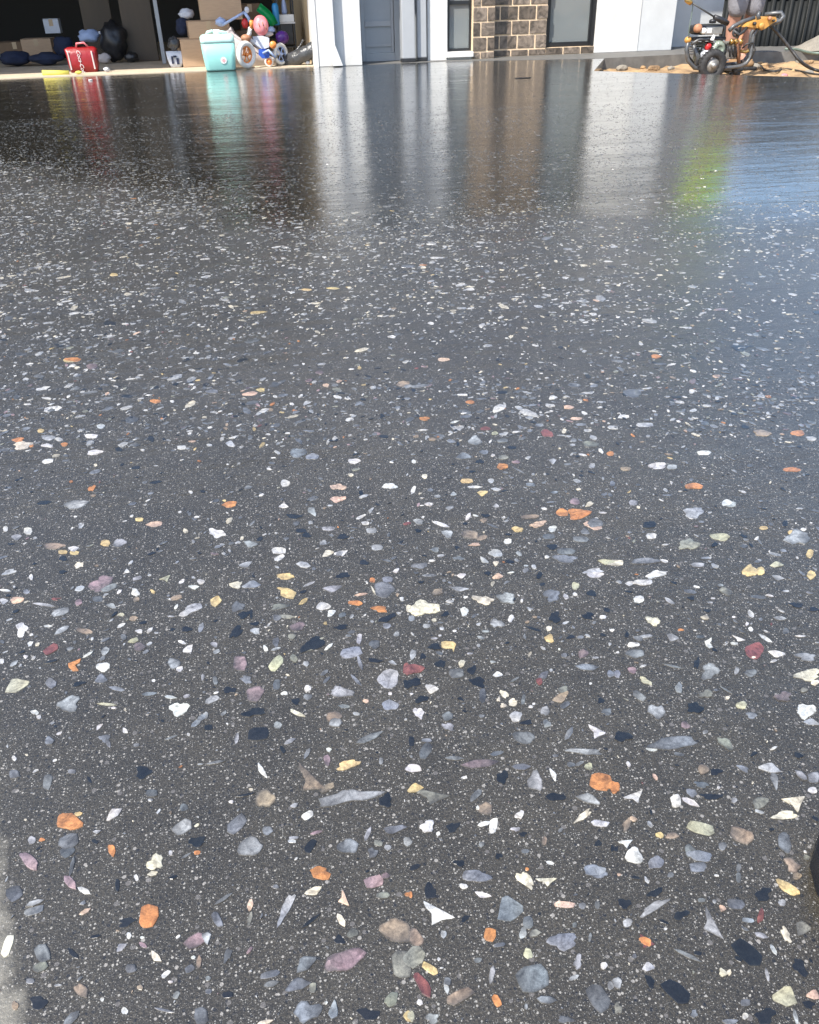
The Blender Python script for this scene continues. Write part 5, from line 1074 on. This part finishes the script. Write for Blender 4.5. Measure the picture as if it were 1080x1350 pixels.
(540, 750): """75 208 155 80 2 Ck;10 262 40 34 0 Bq;150 122 60 34 15 Tq;262 108 106 28 -3 Lt;110 35 90 18 3 Gs;275 38 52 28 10 Wt;465 38 64 30 10 Qt;535 20 40 8 5 Ws;612 10 40 28 30 Gq;970 12 100 26 3 Lk;60 72 30 16 10 Kk;188 240 46 24 35 Kk;
290 225 44 48 60 We;390 165 105 44 -5 Ck;510 155 96 60 -20 Lk;540 160 40 24 0 Kq;700 82 34 18 10 Ke;685 35 28 46 60 Kq;875 90 44 38 -20 ye;750 140 86 66 10 Bk;825 148 26 34 -50 Lq;960 130 56 34 0 Kk;765 258 66 56 0 Kk;940 250 62 36 0 Kk;
1040 218 38 26 -20 Kq;1020 255 40 18 -5 Wq;90 302 50 26 5 Lq;170 315 28 20 0 Lq;460 288 70 46 -5 Lk;535 262 28 48 60 Wq;400 330 46 14 0 Lq;378 365 52 20 -25 Ls;655 318 100 18 -15 Ks;735 315 30 30 0 Ce;738 365 60 50 -30 Yt;130 270 26 18 0 Ce;
205 402 84 42 -5 Yq;232 425 14 30 0 Yt;132 412 60 38 0 Kk;70 462 32 36 30 Kk;18 452 34 60 75 Le;20 530 110 56 5 Re;162 502 56 44 0 Kk;248 552 86 56 0 Gq;330 535 62 36 35 Kk;275 500 34 42 80 Ce;360 598 90 50 -5 Kk;130 368 44 12 0 Lq;160 353 20 10 0 Lq;
465 556 54 28 0 Wt;440 492 40 14 -10 Ls;320 448 38 12 0 Lq;705 420 36 16 -25 Ws;935 518 136 38 0 Bs;815 458 36 24 0 Ge;915 448 56 46 0 Me;710 565 66 44 30 Dt;685 595 34 40 -60 Rq;115 635 80 50 -15 Wt;65 690 80 34 10 Kk;20 600 84 46 0 Kk;
50 760 52 60 30 Wk;385 670 40 80 90 Dq;500 662 52 34 -25 Ck;545 705 44 44 -50 Ce;495 722 38 20 -5 Ck;560 780 70 56 0 Le;800 680 110 50 30 Tt;815 640 56 60 60 Et;715 750 56 50 40 Le;640 728 28 16 0 Wq;655 712 18 12 0 Wq;200 780 60 50 30 Gq;
955 606 18 12 0 We;980 470 40 14 0 Lq;1060 555 40 38 0 Be;600 690 22 60 80 Gq;555 585 70 14 25 Gs;1010 695 34 38 0 Kk;850 360 50 22 20 Kk;515 392 34 14 20 Ks;270 688 34 20 -20 Kk;1040 755 60 34 0 Dk;820 720 60 30 30 Dq;470 690 22 20 0 Ck;238 328 22 12 0 Wq;790 425 14 12 0 Wq;380 778 34 20 0 Gq;10 660 20 12 0 Wq""",
(810, 750): """222 30 106 34 15 Wk;85 78 66 26 10 Wt;160 70 52 24 0 We;128 162 54 40 0 Wq;725 15 78 48 0 Ye;862 48 80 28 -15 Lt;205 275 80 44 -12 Ck;290 170 76 24 -30 Ls;590 120 76 36 -25 Eq;400 122 76 22 -10 Dq;75 122 56 12 -10 Ks;65 350 22 36 0 Kk;
100 400 66 28 0 We;110 448 100 46 -5 Ge;305 365 74 44 -15 Lt;505 395 56 56 30 Wj;655 372 86 30 -15 Wb;632 395 46 16 -5 Wq;795 365 96 20 -28 Ws;700 292 20 18 0 We;720 320 24 30 -50 Wq;740 432 110 82 8 Re;735 468 24 12 0 Ce;858 450 98 36 -8 Wt;
840 488 40 16 10 Ws;1010 465 110 42 -5 Lk;875 262 76 24 -10 Ls;820 142 44 10 -15 Ws;905 118 40 12 0 Lq;960 192 76 26 -15 Kk;1052 215 60 22 5 Kk;95 535 52 34 -20 Pe;165 592 80 24 -25 yk;505 540 96 86 20 Lk;435 500 28 66 80 Kk;310 515 110 12 -15 Gs;
645 540 28 40 70 Le;720 550 68 42 0 Ge;1020 560 140 56 0 Ck;1060 600 50 30 0 Ck;340 630 46 50 0 Gk;485 660 80 38 0 Ek;130 670 86 40 -30 Gq;425 735 86 60 0 Kk;225 755 90 74 0 Lk;672 720 64 38 0 ye;598 680 24 18 0 Ce;590 640 86 10 -30 Gs;
890 675 90 50 0 Mk;1000 640 42 26 0 Ee;1010 750 106 70 10 Wk;725 775 60 34 0 Bk;15 555 36 44 0 Be;505 178 34 12 0 Lq;520 156 26 10 0 Wq;980 355 60 10 0 Ws;405 156 40 20 0 Kk;630 255 20 10 0 Wq;490 222 40 18 0 Kk;760 150 90 20 -5 Dq;990 25 50 16 -30 Bs;560 88 34 16 0 Gq;1030 128 44 12 -10 Gq;315 75 34 16 -10 Kk;435 95 40 10 -15 Wq;455 360 50 20 0 Dq""",
(540, 550): """345 120 84 56 0 Lt;725 85 70 38 -10 Re;450 85 34 20 0 ye;492 125 62 22 0 Ge;955 142 92 30 -5 Ee;392 185 50 26 0 Be;495 212 60 24 0 Ee;490 260 60 32 -3 Oe;285 205 90 40 0 Bt;540 162 44 22 0 Kk;440 202 22 16 0 We;625 216 34 18 10 Lt;755 235 44 32 0 Lt;
915 200 54 12 -10 Ws;1060 192 44 24 0 Oe;80 312 34 24 0 Ce;22 235 24 26 40 Ws;370 235 44 24 0 Kk;330 288 40 14 0 Kk;345 368 84 14 -3 Ws;385 402 66 30 5 Yt;20 385 28 54 60 Ws;232 405 36 24 0 Lt;102 460 44 20 0 We;148 420 40 18 0 Lq;457 467 38 26 0 Lt;
640 358 56 22 -5 Bq;765 398 40 16 0 Be;212 478 50 20 10 Le;710 482 34 14 -10 We;805 503 64 42 0 Oe;898 515 112 46 15 Oe;872 445 54 38 0 Pe;635 526 100 22 3 Tq;310 525 48 24 50 Ws;350 520 34 10 -15 Ws;392 545 52 28 10 Tt;680 565 86 30 10 Qk;
970 570 100 44 -10 Qe;570 592 60 30 -5 Ye;755 588 46 36 20 We;48 552 58 30 -10 Le;165 565 96 20 -15 Ws;200 615 54 46 -20 Lk;320 620 100 46 -10 Tq;380 636 66 26 10 Tq;345 672 60 16 0 Qk;925 605 46 36 0 Gk;905 645 90 30 -5 Gq;735 630 70 30 0 Dq;
518 656 46 30 10 Wq;455 718 72 42 -10 Le;392 756 62 26 -35 Lt;455 772 34 30 0 Ct;578 720 38 24 -35 Lq;725 738 28 16 0 We;822 748 116 46 0 Bk;1040 765 100 28 -3 yt;752 685 56 36 0 Kk;165 732 46 16 5 Lq;118 757 38 12 0 Wq;135 700 50 24 0 Gk;
260 745 60 20 0 Gk;55 785 84 32 0 Gk;985 535 24 14 0 We;1020 505 50 10 -5 Ws;440 575 80 14 -20 Ds;575 280 90 10 -30 Gs;905 40 60 16 0 Bq;685 42 50 18 0 Bq;880 8 70 14 0 Qq;240 25 50 12 10 Ws;70 68 60 10 0 Ws;860 148 36 16 0 Lq;615 785 30 12 0 Lq;565 755 30 16 -30 Lq;1070 352 30 30 0 Be;45 600 36 22 0 Kk;250 688 28 20 -20 Kk;520 620 36 14 0 Kk""",
(0, 550): """250 150 62 20 0 Wk;500 185 90 24 5 We;30 590 28 32 0 Wq;0 0 0 0 0 Wq;165 150 24 18 0 Oe""",
}
EXTRA = """393 597 24 12 0 B e;412 602 18 8 0 B e;30 587 26 10 5 C k;24 580 16 6 0 O k;100 665 32 11 5 L e;204 691 22 7 3 Q e;303 665 20 8 5 O e;446 642 20 8 0 Q k;446 658 20 8 0 Q k;514 641 20 7 0 W e;376 637 14 9 0 W e;374 667 14 7 0 W t;412 675 10 16 40 L t;
286 703 22 11 -5 W k;368 726 20 9 0 W q;324 745 20 8 15 L t;158 716 20 10 15 L e;139 716 14 9 0 Y q;97 724 16 8 0 W t;98 729 14 6 0 Y q;71 720 30 8 0 T e;83 728 14 6 0 Y q;37 700 12 10 0 W q;22 709 16 9 0 L t;104 745 12 8 30 C k;184 685 12 5 0 Y q;376 760 20 8 0 Y k;
448 730 12 8 30 L s;432 729 18 9 20 C t;330 718 22 10 -10 L t;450 730 20 8 10 W t;497 722 18 8 0 L q;433 697 20 6 0 L q;490 700 16 8 0 L q;482 690 12 5 0 W q;400 745 20 8 -15 L s;397 700 16 6 0 K q;388 681 20 7 0 K k;404 706 14 7 0 K k;452 708 16 7 0 K k;480 742 14 7 0 K k;
135 767 30 14 18 P k;83 737 12 7 0 K k;322 811 16 10 30 K k;58 663 22 6 10 K s;205 636 20 5 5 K s;467 608 16 7 0 W e;304 585 14 8 -20 L t;120 575 18 6 0 W q;63 608 16 6 10 W q;133 562 12 6 0 L e;85 586 10 5 0 O e;54 568 10 5 0 Y e;64 577 20 7 0 L e;240 590 14 6 0 W q;
615 634 18 6 0 Y q;560 552 14 5 0 O e;1005 571 24 8 -5 T e;1052 571 20 7 0 O e;867 614 24 9 5 W e;928 597 20 6 0 W q;1044 619 24 6 0 O e;915 641 24 8 0 O e;958 663 14 9 0 W e;964 665 16 8 0 L q;760 675 24 8 0 O e;825 618 14 6 0 T e;886 616 16 7 0 L q;850 560 24 6 0 L q;
1051 709 30 20 10 L k;1024 744 18 8 0 y t;1045 702 14 6 0 Y q;950 708 28 9 -3 y e;908 718 26 14 5 E k;859 707 16 8 0 W q;856 692 20 9 5 K q;915 676 28 14 10 L k;988 752 22 16 0 Y t;1003 753 12 12 0 Y q;866 757 30 8 8 W s;848 768 26 8 0 W e;843 790 14 9 0 W q;1007 696 12 5 0 Y q;
1068 730 10 12 70 Y q;1070 758 12 12 50 Y q;851 740 40 8 3 G e;785 758 22 8 0 W e;810 742 26 8 0 C e;920 745 20 6 0 L q;746 727 26 9 0 G q;785 690 22 12 5 G e;835 663 12 8 0 L q;96 474 24 5 0 O e;205 529 16 5 0 O e;430 508 10 4 0 Q e;620 530 12 5 0 O e;395 597 20 8 0 B e;
640 565 14 5 0 R e;750 537 14 5 0 Q e;865 470 14 5 0 O e;640 680 12 5 0 K k;585 474 16 5 0 Q e;330 519 22 5 8 Q e;344 514 12 5 0 Y e;280 516 18 5 0 B e;92 475 18 5 0 Y e;340 412 22 4 5 Y e;150 362 12 4 0 Y e;440 380 20 3 0 Y s;404 382 16 3 0 Y s"""
SHAPES = {
 't': [(-0.5, -0.25), (-0.1, 0.5), (0.1, 0.42), (0.5, -0.1), (0.44, -0.3), (-0.1, -0.5)],
 'q': [(-0.5, -0.3), (-0.42, 0.38), (-0.1, 0.5), (0.38, 0.42), (0.5, -0.1), (0.32, -0.5), (-0.2, -0.46)],
 's': [(-0.5, -0.15), (-0.2, 0.42), (0.25, 0.5), (0.5, 0.1), (0.3, -0.3), (-0.1, -0.5)],
 'b': [(-0.5, 0.45), (0.5, 0.18), (0.2, -0.15), (-0.02, -0.5), (-0.12, -0.02), (-0.34, 0.2)],
 'j': [(-0.4, 0.5), (0.1, 0.4), (0.5, 0.5), (0.3, 0.12), (-0.05, 0.1), (0.1, -0.5), (-0.3, -0.4), (-0.5, 0.1)],
}
def outline(shape, rs, n):
    """closed outline in a unit box, n points"""
    if shape in ('e', 'k'):
        amp = 0.09 if shape == 'e' else 0.17
        ph = rs.uniform(0, 6.28, 4); a = np.linspace(0, 2*np.pi, n, endpoint=False)
        r = 1+amp*(np.sin(2*a+ph[0])*0.7+np.sin(3*a+ph[1])+0.7*np.sin(5*a+ph[2]))+rs.uniform(-amp, amp, n)*0.6
        return np.stack([0.5*r*np.cos(a), 0.5*r*np.sin(a)], 1)
    P = np.array(SHAPES[shape]); P = P*(1+rs.uniform(-0.10, 0.10, P.shape))
    if rs.rand() < 0.5 and shape != 'b': P[:, 1] *= -1; P = P[::-1]
    if rs.rand() < 0.5 and shape != 'b': P[:, 0] *= -1; P = P[::-1]
    out = []
    per = max(1, n//len(P))
    for A, B in zip(P, np.roll(P, -1, 0)):
        for k in range(per):
            q = A+(B-A)*k/per
            if k: q = q+rs.uniform(-0.022, 0.022, 2)
            out.append(q)
    # soften the corners a touch
    out = np.array(out)
    return out*0.84+0.08*(np.roll(out, 1, 0)+np.roll(out, -1, 0))
rs = np.random.RandomState(11)
stones = []     # (ground outline Nx2, colour, pixel size)
occupied = []
def add_listed(cx, cy, ln, wd, ang, colour, shape):
    if ln < 3: return
    n = 18 if max(ln, wd) > 14 else 12
    o = outline(shape, rs, n)*np.array([ln, wd]); a = R(ang) if ln >= wd or shape in 'tbqk' else R(ang if abs(ang) < 45 else 0)
    if wd > ln and abs(ang) >= 45: a = R(ang-90 if ang > 0 else ang+90)
    x = o[:, 0]*math.cos(a)-o[:, 1]*math.sin(a); y = o[:, 0]*math.sin(a)+o[:, 1]*math.cos(a)
    G = np.array([gr(cx+dx, cy-dy).to_2d()[:] for dx, dy in zip(x, y)])
    c = np.array(COL[colour])*0.9*rs.uniform(0.86, 1.12)*(1+rs.uniform(-.03, .03, 3))
    stones.append((G, c, max(ln, wd)*min(ln, wd), colour in 'GDBPMLTE' and rs.rand() < 0.8))
    ctr_ = G.mean(0); occupied.append((ctr_[0], ctr_[1], np.abs(G-ctr_).max()))
for (ox, oy), txt in TBL.items():
    for it in txt.replace('\n', '').split(';'):
        f = it.split()
        if len(f) < 6: continue
        x, y, l, w_, a = map(float, f[:5])
        add_listed(ox+x/4, oy+y/4, l/4, w_/4, a, f[5][0], f[5][1])
for it in EXTRA.replace('\n', '').split(';'):
    f = it.split(); x, y, l, w_, a = map(float, f[:5]); add_listed(x, y, l, w_, a, f[5], f[6])

# the rest of the aggregate, scattered over the whole slab that can be seen
palette = [('G', .23), ('D', .16), ('L', .19), ('W', .15), ('B', .12), ('K', .12), ('C', .035), ('T', .02), ('E', .02), ('O', .007), ('P', .01), ('Q', .008), ('Y', .008), ('M', .02), ('R', .003)]
pk = [p[0] for p in palette]; pw_ = np.array([p[1] for p in palette]); pw_ /= pw_.sum()
occ = np.array(occupied)
cell = 0.03; grid = {}
for i, (x, y, r) in enumerate(occ): grid.setdefault((int(math.floor(x/cell)), int(math.floor(y/cell))), []).append(i)
def free(x, y, r):
    gx, gy = int(math.floor(x/cell)), int(math.floor(y/cell))
    for i in range(gx-2, gx+3):
        for j in range(gy-2, gy+3):
            for k in grid.get((i, j), ()):
                if (occ[k][0]-x)**2+(occ[k][1]-y)**2 < (occ[k][2]*0.9+r)**2: return False
    return True
def in_poly(x, y, poly):
    ins = False; j = len(poly)-1
    for i in range(len(poly)):
        xi, yi = poly[i]; xj, yj = poly[j]
        if (yi > y) != (yj > y) and x < (xj-xi)*(y-yi)/(yj-yi)+xi: ins = not ins
        j = i
    return ins
bands = []   # right/forward metres, density, size range
scatter = []
for (f0, f1, dens, mu, sig, lo, hi, n) in ((0.18, 0.50, 1700, math.log(0.0022), 0.5, 0.0010, 0.008, 8), (0.50, 1.05, 1700, math.log(0.0030), 0.5, 0.0015, 0.014, 8),
                                           (0.60, 1.25, 2000, math.log(0.0058), 0.5, 0.003, 0.016, 9),
                                           (1.05, 2.4, 6500, math.log(0.0055), 0.62, 0.0025, 0.035, 9), (2.4, 3.6, 5200, math.log(0.0072), 0.5, 0.003, 0.030, 7), (3.6, 5.0, 3600, math.log(0.006), 0.5, 0.003, 0.02, 6), (5.0, 9.0, 380, math.log(0.007), 0.45, 0.003, 0.016, 6)):
    fr_mid = (f0+f1)/2; wdt = 0.62*f1+0.35; cnt = int(dens*(f1-f0)*2*wdt)
    xs = rs.uniform(-wdt, wdt, cnt); ys = rs.uniform(f0, f1, cnt)
    keep = np.abs(xs) < 0.58*ys+0.30; xs, ys = xs[keep], ys[keep]
    sz = np.clip(np.exp(rs.normal(mu, sig, len(xs))), lo, hi); asp = rs.uniform(1.1, 2.9, len(xs)); ang = rs.uniform(0, math.pi, len(xs)); ci = rs.choice(len(pk), len(xs), p=pw_)
    for x, y, s_, a_, t_, c_ in zip(xs, ys, sz, asp, ang, ci):
        w = cf(x, y)
        if w.y > GY-0.03 or (w.x > E1.x-0.05 and not in_poly(w.x, w.y, drive_poly)) : continue
        if w.y > K1.y: continue
        wetk = float(np.clip((y-(2.32+0.9*max(-0.25-x, 0)+0.12*max(x-0.6, 0)))/0.5, 0, 1))
        if rs.rand() < 0.35*wetk: continue
        if y > 1.3 and rs.rand() > np.clip((0.95-0.6*x/y)*(0.82+0.22*math.sin(x*5.1+2*math.sin(y*3.7))+0.1*math.sin(y*9.0+x*4)), 0.25, 1.0): continue
        if y < 1.9 and not free(w.x, w.y, s_*0.45): continue
        scatter.append((w.x, w.y, s_, a_, t_, (pk[c_] if y < 1.5 or rs.rand() < 0.45 else ('W', 'L', 'L', 'C', 'W')[rs.randint(5)]), n, y, wetk))
# the largest of them join the listed stones as parts; the others become one fine aggregate
def scatter_poly(s):
    x, y, sz, a_, t_, c_, n, fy, wk = s
    sh = rs.choice(['e', 'e', 'k', 'q', 'q', 's'])
    nn = n if n < 9 else 12
    o = outline(sh if nn >= 9 else 'e', rs, nn)*np.array([sz, sz/a_])
    if nn < 9: o *= 1+rs.uniform(-.2, .2, (len(o), 1))
    c, s2 = math.cos(t_), math.sin(t_)
    return np.stack([x+o[:, 0]*c-o[:, 1]*s2, y+o[:, 0]*s2+o[:, 1]*c], 1)
def stone_geo(G, z, soft=0.86):
    """flat honed top, chamfered shoulder running down into the cement"""
    G = np.asarray(G); c = G.mean(0); n = len(G)
    V_ = np.concatenate([np.column_stack([c+(G-c)*soft, np.full(n, z)]), np.column_stack([c+(G-c)*0.96, np.full(n, z*0.85)]), np.column_stack([G, np.full(n, -0.0004)])])
    F_ = [list(range(n))]+[[i, n+i, n+(i+1) % n, (i+1) % n] for i in range(n)]+[[n+i, 2*n+i, 2*n+(i+1) % n, n+(i+1) % n] for i in range(n)]
    ar = np.sum(G[:, 0]*np.roll(G[:, 1], -1)-np.roll(G[:, 0], -1)*G[:, 1])
    if ar < 0: F_ = [f[::-1] for f in F_]
    return V_, F_
CEMENT = np.array((0.05, 0.047, 0.042))
def shade_cols(G, c, clear):
    """colour per vertex: translucent pebbles fade into the cement towards one side, others are banded"""
    G = np.asarray(G); n = len(G); d = rs.uniform(0, 6.28); v = (G-G.mean(0)) @ np.array([math.cos(d), math.sin(d)]); v = v/(np.abs(v).max()+1e-9)
    f = np.clip(0.5+0.5*v+rs.uniform(-.15, .15, n), 0, 1)[:, None]
    if clear: col = c*(1-0.75*f)*1.12+CEMENT*0.75*f
    else: col = c*(0.82+0.3*f)*(1+(f-0.5)*np.array([0.05, 0.0, -0.12]))
    k = 0.42 if clear else 0.85
    return np.column_stack([np.concatenate([col, col*k+CEMENT*(1-k), col*k*0.6+CEMENT*(1-k*0.6)]), np.ones(3*n)])
def set_tint(me, cols):
    at_ = me.attributes.new('tint', 'FLOAT_COLOR', 'POINT'); at_.data.foreach_set('color', np.asarray(cols, dtype=np.float32).ravel())
stones.sort(key=lambda s: -s[2])
for G, c, _, clear in stones[:300]:
    V_, F_ = stone_geo(G, rs.uniform(0.00045, 0.0009), 0.74 if clear else 0.88)
    me = bpy.data.meshes.new('stone'); me.from_pydata(V_.tolist(), [], F_); set_tint(me, shade_cols(G, c, clear)); me.materials.append(M['stone'])
    o = bpy.data.objects.new('stone', me); C.objects.link(o); o.parent = drive
AV, AF, AC, off = [], [], [], 0
rest = [(G, c, cl) for G, c, _, cl in stones[300:]]+[(scatter_poly(s), np.array(COL[s[5]])*0.9*rs.uniform(0.6, 1.15)*(1-0.62*s[8]), s[5] in 'GDB') for s in scatter]
for G, c, clear in rest:
    V_, F_ = stone_geo(G, rs.uniform(0.00035, 0.0008)); AV.append(V_); AF.extend([[i+off for i in f] for f in F_]); AC.append(shade_cols(G, c, clear)); off += len(V_)
me = bpy.data.meshes.new('fine_aggregate'); me.from_pydata(np.concatenate(AV).tolist(), [], AF); set_tint(me, np.concatenate(AC)); me.materials.append(M['stone'])
o = bpy.data.objects.new('fine_aggregate', me); C.objects.link(o); o.parent = drive; o['kind'] = 'stuff'
print('stones listed', len(stones), 'scatter', len(scatter), 'faces', len(AF))
rebase()
